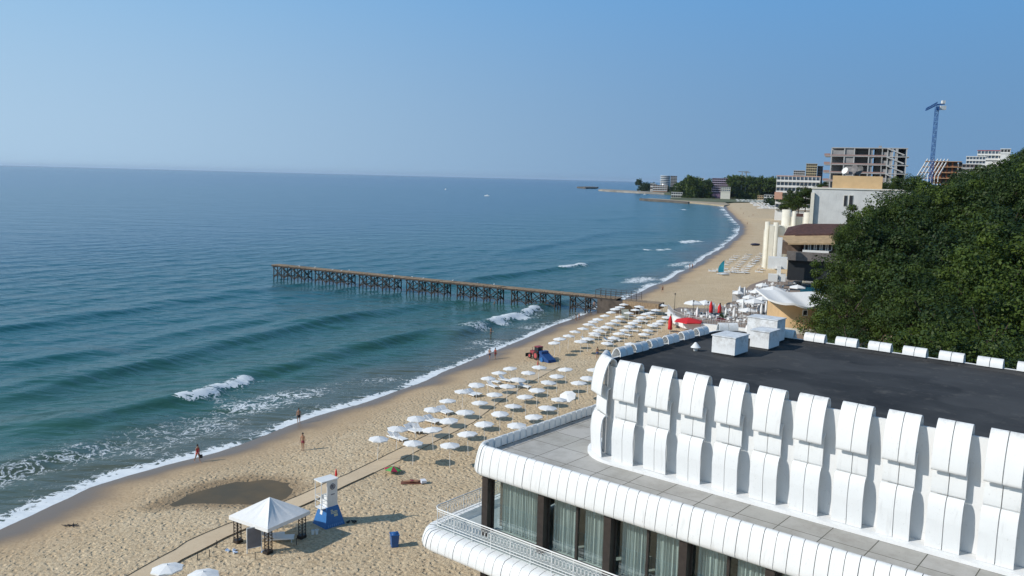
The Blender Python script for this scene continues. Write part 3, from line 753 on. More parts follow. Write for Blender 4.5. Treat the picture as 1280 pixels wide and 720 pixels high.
# banner, posts, small things near the gazebo
p = on(318, 690); b_ = thing('notice_board', 'grey notice board on a white frame in front of the gazebo', 'notice board', p, rad(35))
mb = MB(); mb.box(-.48,.48,-.02,.02,.35,1.75); mb.build('panel', simple('grey_panel',(.20,.19,.20),.6,.1,2), b_)
mb = MB()
for x in (-.5,.5): mb.bar((x,0,-.1),(x,0,1.8), .05)
mb.bar((-.5,0,1.8),(.5,0,1.8), .06); mb.bar((-.5,0,.33),(.5,0,.33), .05); mb.build('frame', M['white'], b_)
for i, (x, y) in enumerate([(271,684),(262,696),(319,699),(370.5,681),(247,700)]):
    p = on(x, y); mb = MB(); mb.tube((0,0,-.15),(0,0,.48), .03, .025, 6); mb.tube((0,0,.46),(0,0,.49), .04, .04, 6)
    o = mb.build('short_post', M['darkwood'], None, p); tag(o, 'short dark post stuck in the sand around the gazebo', 'post', 'short posts around the gazebo')
def heap(name, p, sx, sy, cols, label, cat, seed):
    rr = random.Random(seed); r = thing(name, label, cat, p)
    for k in range(9):
        mb = MB(); x, y = rr.uniform(-sx,sx), rr.uniform(-sy,sy); a = rr.uniform(0,3); L = .22
        mb.tube((x-L*math.cos(a)/2,y-L*math.sin(a)/2,.06+.02*k*.3),(x+L*math.cos(a)/2,y+L*math.sin(a)/2,.08+.02*k*.3), .06, .05, 8)
        mb.build('bottle', cols[k % len(cols)], r)
    return r
lb = simple('pale_blue_plastic', (.40,.52,.72), .3, .1, 3); db = simple('mid_blue_plastic', (.08,.25,.55), .3, .1, 3)
heap('bottle_pile', on(290,690), .45, .25, [lb, M['plastic'], lb], 'scattered pale blue and white bottles on sand left of the notice board', 'bottles', 1)
heap('crate_of_bottles', on(333.5,691), .28, .25, [db, lb], 'blue bottles piled at the foot of the front gazebo leg', 'bottles', 2)
for i,(x,y) in enumerate([(391,668),(396,667.5)]):
    p = on(x,y); mb = MB(); mb.lathe([(.09,0),(.13,.3),(.13,.34),(.10,.34)], 10); o = mb.build('bucket', M['plastic'], None, p); tag(o, ['white bucket beside the right gazebo leg, the nearer to the leg','white bucket between gazebo leg and lifeguard tower'][i], 'bucket')

# lifeguard tower --------------------------------------------------
tg = gz(-13.3, 60.5); tw = thing('lifeguard_tower', 'white lifeguard tower on a flared blue base beside the gazebo', 'lifeguard tower', (-13.25,60.5,tg), rad(46))
def frus(mb, b, t_, z0, z1): 
    mb.add([(-b,-b,z0),(b,-b,z0),(b,b,z0),(-b,b,z0),(-t_,-t_,z1),(t_,-t_,z1),(t_,t_,z1),(-t_,t_,z1)], [(0,3,2,1),(4,5,6,7),(0,1,5,4),(1,2,6,5),(2,3,7,6),(3,0,4,7)])
mb = MB(); frus(mb, .86, .50, -.05, 1.45); ba = mb.build('base', M['blue'], tw)
sl = (.86-.50)/1.5
def on_base(mb, x0, x1, z0, z1, side, e=.012):               # a plate lying on a sloping side of the base
    o0, o1 = .86-sl*(z0+.05)+e, .86-sl*(z1+.05)+e
    if side == 'f': mb.add([(x0,-o0,z0),(x1,-o0,z0),(x1,-o1,z1),(x0,-o1,z1)], [(0,1,2,3)])
    else: mb.add([(-o0,x1,z0),(-o0,x0,z0),(-o1,x0,z1),(-o1,x1,z1)], [(0,1,2,3)])
pale = simple('pale_yellow_sign', (.62,.62,.42), .5, .15, 12)
mb = MB(); on_base(mb, -.22,.34,.95,1.02,'f'); on_base(mb,-.22,.34,1.06,1.12,'f'); on_base(mb,.02,.34,.72,.90,'f'); on_base(mb,-.22,-.04,1.16,1.24,'f'); mb.build('sign_lettering', pale, ba)
mb = MB(); on_base(mb, -.08,.20,.85,1.15,'l'); mb.build('white_notice', M['white'], ba)
mb = MB()
for k in range(8): on_base(mb, -.62+k*.17, -.62+k*.17+.07, .06, .24, 'f')
mb.build('paint_dashes', simple('faded_blue',(.12,.30,.58),.5,.1,4), ba)
mb = MB(); mb.box(-.05,.46,-.455,-.40,1.45,3.45); mb.box(-.44,-.06,-.46,-.40,1.45,3.45); mb.box(.40,.455,-.40,.44,1.45,3.45); mb.box(-.455,-.40,-.40,-.05,1.45,2.35); mb.box(-.455,-.40,-.05,.44,1.45,1.95); mb.box(-.4,.4,.40,.44,1.45,2.2)
cab = mb.build('cabin', M['white'], tw)
mb = MB(); mb.box(-.95,.52,-.52,.52,3.46,3.54); mb.build('roof', M['white'], tw)
mb = MB(); lastp = None
for k in range(17):
    a = 2*math.pi*k/16; q = (.02+.2*math.cos(a), -.466, 2.98+.2*math.sin(a))
    if lastp: mb.bar(lastp, q, .05)
    lastp = q
mb.box(-.10,.12,-.474,-.462,2.86,3.10); mb.box(-.12,.2,-.474,-.462,2.35,2.41); mb.build('round_emblem', simple('emblem_grey',(.16,.16,.19),.6,.1,3), cab)
mb = MB(); 
for z in (2.0,2.35): mb.bar((-.9,-.4,z),(-.46,-.4,z), .03); mb.bar((-.9,.4,z),(-.46,.4,z), .03); mb.bar((-.9,-.4,z),(-.9,.4,z), .03)
for y in (-.4,.4): mb.bar((-.9,y,1.4),(-.9,y,3.46), .04)
mb.box(-.92,-.5,-.42,.42,1.40,1.45); mb.build('platform_rail', M['white'], tw)
mb = MB(); mb.tube((.45,-.3,3.5),(.45,-.3,4.2), .015, .015, 6); fl = mb.build('flagpole', M['white'], tw)
mb = MB(); mb.lathe([(.02,4.2),(.07,4.0),(.10,3.7),(.05,3.62),(.0,3.6)], 6, (.45,-.3)); mb.build('flag', M['red'], tw)
p = on(439,653); heap('beach_bag', p, .35, .12, [M['black'], M['darkwood']], 'dark bags lying in the shadow right of the lifeguard tower', 'bags', 4)
# litter bin
p = on(493,682.5); bn = thing('litter_bin', 'blue square litter bin standing alone on the sand', 'litter bin', p, rad(20))
bm_ = simple('bin_blue', (.02,.10,.30), .45, .1, 3)
mb = MB(); mb.add([(-.22,-.26,-.05),(.22,-.26,-.05),(.22,.26,-.05),(-.22,.26,-.05),(-.28,-.31,.85),(.28,-.31,.85),(.28,.31,.85),(-.28,.31,.85)], [(0,3,2,1),(4,5,6,7),(0,1,5,4),(1,2,6,5),(2,3,7,6),(3,0,4,7)]); mb.build('body', bm_, bn)
mb = MB(); mb.box(-.31,.31,-.34,.34,.86,.92); mb.lathe([(.30,.92),(.24,1.0),(0,1.03)], 4, ph=rad(45)); mb.build('lid', bm_, bn)
mb = MB(); mb.box(-.2,.2,.34,.37,.8,.84); mb.build('handle', M['black'], bn)

M['tred'] = simple('faded_red_paint', (.30,.05,.06), .6, .2, 3)
# beach cleaning tractor -------------------------------------------
p = on(672, 449); tc = thing('tractor', 'red tractor with dark cab towing a blue beach cleaning machine near the water', 'tractor', p, rad(128)); tc.scale = (.72,.72,.85)
def wheel(par, x, y, r, w, rim):
    mb = MB(); mb.tube((x,y-w/2,r),(x,y+w/2,r), r, r, 16); ty = mb.build('wheel', M['black'], par)
    mb = MB(); mb.tube((x,y-w/2-.02,r),(x,y+w/2+.02,r), r*.58, r*.58, 14); mb.build('rim', rim, ty)
mb = MB(); mb.box(.5,2.0,-.4,.4,.65,1.35); mb.box(.3,.5,-.45,.45,.6,1.45); mb.box(2.0,2.1,-.35,.35,.6,1.25); mb.build('bonnet', M['tred'], tc)
mb = MB(); mb.box(-.9,.3,-.55,.55,.6,1.15)
for y in (-.95,.95): mb.box(-.95,.15,min(y,y*.62),max(y,y*.62),1.42,1.5)
mb.build('chassis', M['tred'], tc)
mb = MB(); mb.box(-.75,.3,-.58,.58,1.15,2.2); cb = mb.build('cab', M['glassdark'], tc)
mb = MB(); mb.box(-.85,.4,-.66,.66,2.201,2.32); mb.build('cab_roof', M['tred'], cb)
mb = MB()
for x in (-.76,.31):
    for y in (-.59,.59): mb.bar((x,y,1.1),(x,y,2.2), .07)
mb.build('cab_frame', M['black'], cb)
mb = MB(); mb.tube((1.3,.3,1.35),(1.3,.3,2.0), .04, .04, 6); mb.build('exhaust', M['black'], tc)
redrim = simple('rim_red', (.45,.08,.08), .5, .1, 3)
for y in (-.8,.8): wheel(tc, -.45, y, .78, .42, redrim); wheel(tc, 1.6, y*.9, .48, .3, redrim)
navy = simple('navy_machine', (.02,.07,.22), .45, .15, 2)
mb = MB(); mb.add([(-4.6,-1,.15),(-1.6,-1,.15),(-1.6,1,.15),(-4.6,1,.15),(-4.4,-1,.55),(-1.9,-1,1.55),(-1.9,1,1.55),(-4.4,1,.55)], [(0,3,2,1),(4,5,6,7),(0,1,5,4),(1,2,6,5),(2,3,7,6),(3,0,4,7)]); mb.box(-2.3,-1.5,-.9,.9,1.2,1.75); mb.bar((-1.6,0,.6),(-.8,0,.6), .12); mc = mb.build('beach_cleaner', navy, tc)
for y in (-1.12,1.12):
    mb = MB(); mb.tube((-2.6,y-.12,.42),(-2.6,y+.12,.42), .42, .42, 14); ty = mb.build('wheel', M['blue'], mc)
mb = MB(); mb.bar((2.1,-.4,.5),(2.9,-.4,.35), .08); mb.bar((2.1,.4,.5),(2.9,.4,.35), .08); mb.box(2.85,3.0,-.8,.8,.1,.7); mb.build('front_blade', M['black'], tc)
# pale framed board between the far umbrellas
p = on(640+825/5.818, 350+292/5.818); o = thing('tilted_board', 'pale yellow board leaning on legs between the far umbrellas', 'board', p, .3)
mb = MB(); mb.box(-.75,.75,-.03,.03,0,1.7); mb.xf(Matrix.Translation((0,0,.35))@Matrix.Rotation(rad(-14),4,'X')); mb.build('panel', simple('cream_panel',(.66,.64,.50),.7,.05,2), o)
mb = MB(); mb.bar((-.6,.1,-.1),(-.6,.35,1.6), .05); mb.bar((.6,.1,-.1),(.6,.35,1.6), .05); mb.build('legs', M['wood'], o)
# driftwood and weed lumps
for i, (x, y, s) in enumerate([(88,658,.35)]):
    p = on(x, y); mb = MB(); rr = random.Random(i)
    for k in range(14):
        a = rr.uniform(0,6.3); q = Vector((rr.uniform(-s,s), rr.uniform(-s,s)*.5, .02)); mb.tube(q, q+Vector((math.cos(a)*.4,math.sin(a)*.3,rr.uniform(.02,.12))), .04, .02, 5)
    o = mb.build('driftwood', M['darkwood'], None, p); tag(o, ['small dark lump of driftwood between the pond and the bottom left waterline','dark heap of weed and sticks at the left edge of the beach','dark sticks on the sand behind the standing bather'][i], 'driftwood')

# pier -------------------------------------------------------------
Pa, Pb = Vector((-60.5,214.5,0)), Vector((21.5,168.5,0)); d = (Pb-Pa); Lp = d.length; d.normalize()
pier = thing('pier', 'long old timber pier on dark braced piles running out to sea', 'pier', Pa, math.atan2(d.y,d.x))
DZ = 3.55
mb = MB(); rr = random.Random(2); x = 0
while x < Lp:
    w = rr.uniform(.22,.32); y0 = -1.35+rr.uniform(-.12,.12); y1 = 1.35+rr.uniform(-.12,.12)
    if rr.random() > .04: mb.box(x, x+w-.02, y0, y1, DZ, DZ+.10+rr.uniform(0,.03))
    x += w
t = NT('pier_planks'); v = t.coord('Object'); c = t.mix(t.rng(t.noise(t.coord('Object',(3,.4,1)),1.5,4,.7),.3,.7), (.16,.105,.065), (.40,.29,.18)); t.base(c); t.b.inputs['Roughness'].default_value = .9; M['planks'] = t.m
mb.build('deck', M['planks'], pier)
mb = MB(); 
for y in (-1.25,-.4,.4,1.25): mb.box(0, Lp, y-.12, y+.12, DZ-.32, DZ-.005)
mb.build('beams', M['darkwood'], pier)
nb_ = 27
for k in range(nb_):
    x = .8+k*(Lp-4)/(nb_-1); mb = MB(); sw_ = 1.25
    for y in (-sw_, sw_):
        mb.tube((x,y*1.12,-4),(x,y,DZ-.3), .14, .13, 7)
    mb.tube((x,0,-4),(x,0,DZ-.3), .12, .12, 6)
    mb.bar((x,-1.6,DZ-.42),(x,1.6,DZ-.42), .22)
    mb.bar((x+.05,-sw_,.6),(x+.05,sw_,DZ-.6), .13); mb.bar((x-.05,sw_,.6),(x-.05,-sw_,DZ-.6), .13); mb.bar((x,-sw_*1.1,1.0),(x,sw_*1.1,1.0), .13)
    if k % 4 != 3 and k < nb_-1:
        x2 = .8+(k+1)*(Lp-4)/(nb_-1)
        for y in (-sw_-.05, sw_+.05): mb.bar((x,y,.5),(x2,y,DZ-.6), .14); mb.bar((x2,y,.5),(x,y,DZ-.6), .14); mb.bar((x,y,1.0),(x2,y,1.0), .12)
    mb.build('pile_bent', M['darkwood'], pier)
mb = MB(); mb.box(Lp-4,Lp+1.5,-1.5,1.5,-2,DZ-.33); mb.build('stone_abutment', simple('dark_stone',(.10,.08,.065),.9,.3,1), pier)
mb = MB(); mb.box(Lp+1.5,Lp+9,-1.6,1.6,DZ-1.2,DZ-.1); mb.box(Lp+2,Lp+4,-1.7,1.7,-1,DZ-1.2); mb.build('landing', M['planks'], pier)
mb = MB()
for y in (-1.4,1.4):
    for k in range(9): mb.bar((Lp-4.5+k*1.1,y,DZ),(Lp-4.5+k*1.1,y,DZ+1.5), .07)
    for z in (.55,1.0,1.5): mb.bar((Lp-4.5,y,DZ+z),(Lp+4.3,y,DZ+z), .05)
mb.bar((Lp-4.5,-1.4,DZ+1.5),(Lp-4.5,1.4,DZ+1.5), .07); mb.build('gate', M['darkwood'], pier)
rr = random.Random(8)
gm = simple('gull_white',(.75,.75,.74),.8,.05,5)
me = MB(); me.lathe([(0,-.2),(.05,-.15),(.10,0),(.08,.12),(.03,.2),(.045,.24),(.04,.29),(0,.31)], 8); me.xf(Matrix.Rotation(rad(60),4,'Y')); gull = me.mesh('seagull', gm)
for k in range(12):
    q = Pa+d*rr.uniform(3,Lp-4)+Vector((d.y,-d.x,0))*rr.uniform(-1.1,1.1); o = link('seagull', gull, None, (q.x,q.y,DZ+.28), rr.uniform(0,6)); tag(o, 'tiny white seagull resting on the pier deck', 'seagull', 'seagulls on the pier')
# ------------------------------------------------------------------ people
SKIN = simple('tanned_skin', (.36,.185,.11), .55, .06, 4); HAIR = simple('dark_hair', (.03,.02,.015), .6, .2, 8); EYE = simple('eye_dark', (.02,.02,.02), .3, .1, 1)
def skin_mesh(name, V, Ed, Rr, sub=1):
    bm = bmesh.new(); sk = bm.verts.layers.skin.verify(); vs = []
    for i, (p, r) in enumerate(zip(V, Rr)):
        v = bm.verts.new(p); r = r if isinstance(r, tuple) else (r, r); v[sk].radius = r; v[sk].use_root = (i == 0); vs.append(v)
    for a, b in Ed: bm.edges.new((vs[a], vs[b]))
    me = bpy.data.meshes.new('tmp'); bm.to_mesh(me); bm.free()
    o = bpy.data.objects.new('tmp', me); col.objects.link(o)
    m = o.modifiers.new('s', 'SKIN'); m.use_smooth_shade = True; m2 = o.modifiers.new('b', 'SUBSURF'); m2.levels = sub
    dg = bpy.context.evaluated_depsgraph_get(); out = bpy.data.meshes.new_from_object(o.evaluated_get(dg)); out.name = name
    bpy.data.objects.remove(o); return out
def body(name, stride=.0, arms=((.1,.1),(.1,.1)), female=False, lean=0.0):
    """stride: hip swing in radians; arms: (forward swing, elbow bend) for left and right; the figure faces -Y"""
    V, E_, R_ = [], [], []
    def a(p, r, par=None): V.append(Vector(p)); R_.append(r); 
    def add(p, r, par): V.append(Vector(p)); R_.append(r); E_.append((par, len(V)-1)); return len(V)-1
    V.append(Vector((0,0,.95))); R_.append((.135,.10))
    k = .92 if female else 1
    w = add((0,0,1.10), (.115*k,.085), 0); ch = add((0,-.01-lean*.2,1.28), (.145*k,.10), w); up_ = add((0,0-lean*.25,1.40), (.11*k,.075), ch)
    nk = add((0,-.005-lean*.3,1.49), .052, up_); hd = add((0,-.02-lean*.3,1.60), (.075,.088), nk); tp = add((0,-.01-lean*.3,1.70), (.06,.07), hd)
    add((0,-.115-lean*.3,1.60), .014, hd)
    for s, (sw, el) in zip((-1,1), arms):
        sh_ = add((s*.17*k,-lean*.25,1.41), .052, up_)
        d1 = Vector((s*.16,-math.sin(sw),-math.cos(sw))).normalized(); e = add(V[sh_]+d1*.29, .038, sh_)
        d2 = Vector((s*.05,-math.sin(sw+el),-math.cos(sw+el))).normalized(); wr = add(V[e]+d2*.25, .026, e)
        pm = add(V[wr]+d2*.06, (.034,.018), wr)
        side = Vector((0,1,0)) if abs(d2.y) < .8 else Vector((0,0,1))
        for q, L in enumerate((.062,.075,.070,.055)):
            b0 = add(V[pm]+d2*.04+side*(q-1.5)*.019, .0095, pm); b1 = add(V[b0]+(d2+Vector((-s*.25,0,0)))*L*.55, .008, b0); add(V[b1]+(d2+Vector((-s*.5,0,0)))*L*.4, .0065, b1)
        t0 = add(V[wr]+d2*.03-side*.035, .010, wr); add(V[t0]+(d2-side*.5)*.035, .008, t0)
    for s in (-1,1):
        hp = add((s*.09,0,.88), .088, 0); an = stride*s
        kn = add((s*.10,-math.sin(an)*.42,.88-math.cos(an)*.42+.03), .055, hp)
        bk = max(0,-an)*.9; kd = V[kn]+Vector((0,math.sin(bk-an*.6)*.40,-math.cos(bk-an*.6)*.40)); kd.z = max(kd.z, .07)
        cf = add(V[kn].lerp(kd,.35)+Vector((0,.012,0)), .050, kn); ak = add(kd, .032, cf)
        ft = add(kd+Vector((0,-.10,-.045)), (.038,.022), ak); add(kd+Vector((0,-.17,-.05)), (.032,.014), ft)
    me = skin_mesh(name, V, E_, R_, 1); me.materials.append(SKIN); return me
def garment(name, src, z0, z1, m, xmax=.19, off=.010, legs=False):
    bm = bmesh.new(); bm.from_mesh(src); bm.normal_update()
    kill = [f for f in bm.faces if not (z0 < f.calc_center_median().z < z1 and abs(f.calc_center_median().x) < xmax)]
    bmesh.ops.delete(bm, geom=kill, context='FACES'); ns = {v: v.normal.copy() for v in bm.verts}
    for v in bm.verts: v.co += ns[v]*off
    me = bpy.data.meshes.new(name); bm.to_mesh(me); bm.free(); me.materials.clear(); me.materials.append(m); return me
BODY = dict(walk=body('body_walk', .38, ((.35,.3),(-.35,.25))), stand=body('body_stand', .04, ((.05,.15),(.0,.1))), hips=body('body_hips', .08, ((-.25,1.3),(.05,.2))),
            lady=body('body_lady', .30, ((-.2,.3),(.25,.5)), True), carry=body('body_carry', .34, ((.1,.9),(.0,.1)), True, .12), wade=body('body_wade', .12, ((.5,.7),(.4,.8))), lie=body('body_lie', .03, ((.05,.1),(.08,.1))))
def person(kind, p, rz, label, wear, z=None, sink=0.0, s=1.0, group=None, hair=True):
    me = BODY[kind]; o = bpy.data.objects.new('person', me); col.objects.link(o); o.location = (p.x, p.y, gz(p.x, p.y)-.01 if z is None else z); o.location.z -= sink; o.rotation_euler.z = rz; o.scale = (s,)*3
    tag(o, label, 'person', group)
    for nm, z0, z1, m, xm in wear: link(nm, garment(nm, me, z0, z1, m, xm), o)
    hy = -.05 if kind != 'carry' else -.08
    hm = MB(); hm.lathe([(.088,1.60),(.094,1.66),(.082,1.72),(.05,1.765),(0,1.78)], 10, (0,hy+.055)); link('hair', hm.mesh('hair', HAIR), o)
    for sx in (-1,1):
        e = MB(); e.lathe([(0,1.618),(.011,1.625),(0,1.636)], 6, (sx*.032,hy-.055)); link('eye', e.mesh('eye', EYE), o)
    return o
def cloth(name, c): return simple(name, c, .8, .1, 4)
c_red, c_blk, c_blu, c_navy, c_pk = cloth('red_swimwear',(.55,.03,.04)), cloth('black_swimwear',(.02,.02,.025)), cloth('blue_swimwear',(.05,.12,.35)), cloth('navy_swimwear',(.03,.03,.08)), cloth('maroon_swimwear',(.25,.04,.06))
p = on(247,578); pr = person('carry', p, rad(60), 'person in red swimsuit walking up from the surf carrying a dark bag', [('swimsuit',.86,1.34,c_red,.15)])
bg = thing('shoulder_bag', 'dark bag in the hand of the walker in red swimsuit', 'bag', (p.x+.26,p.y+.1,gz(p.x,p.y)+.42)); mb = MB(); mb.box(-.15,.15,-.07,.07,0,.30); mb.build('bag_body', M['black'], bg); mb = MB(); mb.path([(-.1,0,.29),(-.08,0,.45),(.08,0,.45),(.1,0,.29)], .01, 5); mb.build('strap', M['black'], bg)
person('hips', on(373.5,529.5), rad(20), 'person in black trunks standing at the edge of the foam with hand on hip', [('swim_trunks',.74,1.0,c_blk,.2)])
person('stand', on(378.5,563), rad(-15), 'tanned person in maroon trunks standing on dry sand above the waterline', [('swim_trunks',.76,1.0,c_pk,.2)])
person('walk', on(612,450), rad(160), 'person in dark trunks walking along the wet sand, left of a pair', [('swim_trunks',.74,1.0,c_navy,.2)])
person('lady', on(619,449), rad(160), 'person in red bikini walking along the wet sand, right of a pair', [('bikini_bottom',.84,.97,c_red,.2),('bikini_top',1.22,1.34,c_red,.14)])
person('stand', on(746.5,448), rad(200), 'tanned person standing in the sun beside the last umbrellas of the near block', [('swim_trunks',.76,1.0,c_blu,.2)])
person('walk', on(828,366), rad(10), 'person in dark trunks walking alone on wet sand beyond the pier', [('swim_trunks',.74,1.0,c_blk,.2)])
for i, (x, y, kd, lb, w) in enumerate([
    (585.5,412,'wade','person wading waist deep left of the breaking wave near shore',c_blk),
    (613.5,418,'wade','person wading in white water below the small breaking wave',c_navy),
    (720,402,'stand','person standing in shallow water near the pier, left of a pair',c_blk),
    (723.5,400,'wade','person standing in shallow water near the pier, right of a pair',c_navy),
    (742.5,384,'stand','person wading in shallows close beside the landward end of the pier',c_blk),
    (762.5,391,'stand','person in foam at the water edge beside the far umbrellas',c_blu),
    (618.5,380,'wade','pale bather standing chest deep close to the middle of the pier',c_blu),
    (862,336,'walk','person at the surf edge beyond the pier, left of a pair',c_blk),
    (865.5,336,'lady','person at the surf edge beyond the pier, right of a pair',c_navy)]):
    q = at(x, y, 0); dep = [.75,.5,.35,.35,.4,.05,1.05,.1,.1][i]
    person(kd, q, rad(40*i), lb, [('swimwear',.78,1.0,w,.2)], 0, dep)
q = at(78,465,0); person('wade', q, rad(120), 'swimmer far out in the left of the sea with only head and shoulders showing', [], 0, 1.36)
for i, (x, y) in enumerate([(672,463.5),(658,459)]):
    if i == 0: person('lady', on(x, y), rad(100), 'person in light swimwear standing between the tractor and the nearest umbrellas', [('swimwear',.8,1.3,c_red,.14)])
# sunbather lying on a towel
p = on(515,604); tw_ = MB(); tw_.box(-.95,.9,-.30,.30,0,.03); o = tw_.build('beach_towel', cloth('rust_towel',(.20,.08,.05)), None, (p.x,p.y,gz(p.x,p.y)+.05), rad(8)); tag(o, 'rust coloured towel spread on the sand under the sunbather', 'towel')
o = person('lie', p, 0, 'tanned sunbather lying on the open sand below the green and crimson parasol', [('swim_trunks',.76,1.0,c_pk,.2)], 0)
o.rotation_euler = (rad(90), 0, rad(98)); o.location = (p.x-.85, p.y-.1, gz(p.x,p.y)+.20)
o.matrix_world = Matrix.Translation((p.x-.9,p.y-.12,gz(p.x,p.y)+.19)) @ Matrix.Rotation(rad(-82),4,'Z') @ Matrix.Rotation(rad(-90),4,'X')
pi_ = MB(); pi_.box(-.22,.22,-.28,.28,0,.22); bmv = cloth('pillow_cloth',(.75,.76,.8)); o = pi_.build('beach_bag', bmv, None, (p.x+.95,p.y+.05,gz(p.x,p.y)+.09), .4); tag(o, 'white and grey beach bag beside the head of the sunbather', 'bag')
# far walkers on the beach
for i, (x, y) in enumerate([(929,268),(936,272),(941,270),(934,281),(926,262)]):
    person('walk' if i % 2 else 'stand', on(x, y), i, ['person far along the beach nearest the far sunshades','second far walker on the sand from the left','right one of the far walkers on the sand','far person on the sand closest to the viewer','far person at the surf edge by the bay head'][i], [('swimwear',.76,1.0,c_blk,.2)])
# ------------------------------------------------------------------ seafront terrace, restaurants, far town
AZ = 0.0                                                     # bearing a building faces along; its fronts lie across that bearing
def face(px):
    global AZ
    r = ray(px, 300); AZ = math.atan2(r[0], r[1])
def uvz(px, py, Y):
    r = ray(px, py); c, s_ = math.cos(AZ), math.sin(AZ); D = Y/c; t = D/(r[0]*s_+r[1]*c)
    return (r[0]*c-r[1]*s_)*t, D, CAMZ+r[2]*t
def wp(u, Y, z):                                             # world point of a place across / along the bearing
    c, s_ = math.cos(AZ), math.sin(AZ); D = Y/c; return Vector((u*c+D*s_, -u*s_+D*c, z))
def fd(px, py, Y): u, D, z = uvz(px, py, Y); return wp(u, Y, z)
def rect(px0, px1, pt, pb, Y):                               # front of a wall at that distance, from its edges in the photograph
    xm = (px0+px1)/2
    return uvz(px0,(pt+pb)/2,Y)[0], uvz(px1,(pt+pb)/2,Y)[0], uvz(xm,pb,Y)[2], uvz(xm,pt,Y)[2]
def bthing(name, label, u, Y, z): return thing(name, label, 'building', wp(u, Y, z), -AZ)
M['cream'] = simple('cream_render', (.68,.64,.54), .8, .06, .5, streak=.2)
M['tan'] = simple('tan_render', (.56,.38,.20), .85, .06, .5)
M['palewall'] = simple('pale_stained_concrete', (.60,.60,.58), .85, .08, .4, streak=.55)
M['offwhite'] = simple('offwhite_wall', (.70,.69,.66), .7, .05, .5, streak=.2)
M['paving'] = simple('terrace_paving', (.27,.21,.17), .9, .12, .6)
M['orange'] = simple('orange_render', (.55,.20,.10), .8, .08, .5)
M['brick'] = simple('raw_brick', (.30,.12,.06), .9, .15, 1)
M['tile'] = simple('redbrown_tiles', (.085,.04,.032), .8, .25, 1.5)
M['thatch'] = simple('tan_roof', (.40,.28,.16), .9, .15, 1)
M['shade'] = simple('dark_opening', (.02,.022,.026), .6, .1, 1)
M['win'] = simple('blue_window', (.10,.14,.19), .15, .1, 1)
M['pool'] = simple('pool_water', (.02,.16,.24), .1, .1, 1)
ZP = 2.7
TP = [tuple(at(x,y,ZP)[:2]) for x,y in [(836,388),(843,396),(856,402),(876,406),(905,409),(940,413),(985,419),(1040,424),(1060,345),(958,349),(938,356),(926,366),(912,380),(895,386),(868,385),(850,384)]]
mb = MB(); mb.prism(TP, -.5, ZP); struct('seafront_terrace', mb, M['paving'])
ped = thing('terrace_parapet', 'white curved parapet wall with railings edging the seafront terrace', 'wall', (TP[3][0],TP[3][1],ZP))
def rel(o, v):
    dx, dy, r_ = v[0]-o.location.x, v[1]-o.location.y, o.rotation_euler.z
    return (dx*math.cos(r_)+dy*math.sin(r_), -dx*math.sin(r_)+dy*math.cos(r_), v[2]-o.location.z)
mb = MB(); E0 = TP[:7]
for i in range(len(E0)-1): mb.bar(rel(ped,(*E0[i],ZP-.45)), rel(ped,(*E0[i+1],ZP-.45)), .5, 1.4)
mb.build('curb_wall', M['white'], ped)
mb = MB(); off_ = .9
for i in range(len(E0)-1):
    a, b = Vector((*E0[i],0)), Vector((*E0[i+1],0)); L = (b-a).length; n = max(1,int(L/.42))
    for k in range(n): q = a.lerp(b,k/n); mb.bar(rel(ped,(q.x,q.y+off_,ZP)), rel(ped,(q.x,q.y+off_,ZP+1.05)), .05)
    for z in (.15,1.05): mb.bar(rel(ped,(a.x,a.y+off_,ZP+z)), rel(ped,(b.x,b.y+off_,ZP+z)), .06)
mb.build('railing', simple('grey_rail',(.5,.47,.45),.6,.1,3), ped)
for i, (x, y) in enumerate([(843,388),(866,398),(884,400),(899,402),(921,403),(937,405)]):
    p = at(x, y, ZP); mb = MB(); mb.tube((0,0,0),(0,0,3.0), .05, .035, 6); mb.lathe([(.0,3.0),(.14,3.08),(.14,3.3),(0,3.36)], 8); o = mb.build('lamp_post', M['black'], None, p); tag(o, 'thin dark lamp post standing along the terrace railing', 'lamp post', 'lamp posts of the terrace')
# furniture
def make_table():
    r = thing('patio_table', 'white round table', 'table'); mb = MB(); mb.lathe([(0,.70),(.42,.70),(.44,.72),(.42,.745),(0,.75)], 14); mb.build('table_top', M['plastic'], r)
    mb = MB(); mb.tube((0,0,.05),(0,0,.70), .035, .03, 6); mb.lathe([(.28,0),(.26,.04),(.05,.07),(0,.07)], 10); mb.build('pedestal', M['plastic'], r); return r
def make_chair():
    r = thing('patio_chair', 'white patio chair', 'chair'); mb = MB(); mb.box(-.23,.23,-.22,.22,.42,.46); mb.build('seat', M['plastic'], r)
    mb = MB(); mb.box(-.23,.23,.20,.24,.46,.88); mb.build('backrest', M['plastic'], r)
    for x in (-.2,.2):
        for y in (-.19,.21): mb = MB(); mb.tube((x,y,0),(x,y,.42), .02, .02, 5); mb.build('leg', M['plastic'], r)
    return r
TB, CH = make_table(), make_chair(); usedT = [0,0]
def putT(i, src, x, y, z, rz, lab, grp):
    if not usedT[i]: usedT[i] = 1; src.location = (x,y,z); src.rotation_euler.z = rz; src['label'] = lab; src['group'] = grp; return src
    return dup(src, (x,y,z), rz, lab, grp)
rr = random.Random(12)
spots = [(905,398),(918,399),(932,400),(946,401),(910,392),(925,391),(940,393),(952,391),(925,384),(938,383),(950,382),(934,376),(948,374),(944,366),(955,361),(968,352),(885,396),(872,393),(960,400),(858,392),(900,386),(975,361),(990,357),(930,388),(944,386),(918,386),(956,379),(940,378),(928,372),(938,368),(950,371),(960,371),(950,362),(965,358),(982,366),(972,352),(984,350),(912,402),(926,405),(892,400),(880,399),(862,396),(943,406),(955,406)]
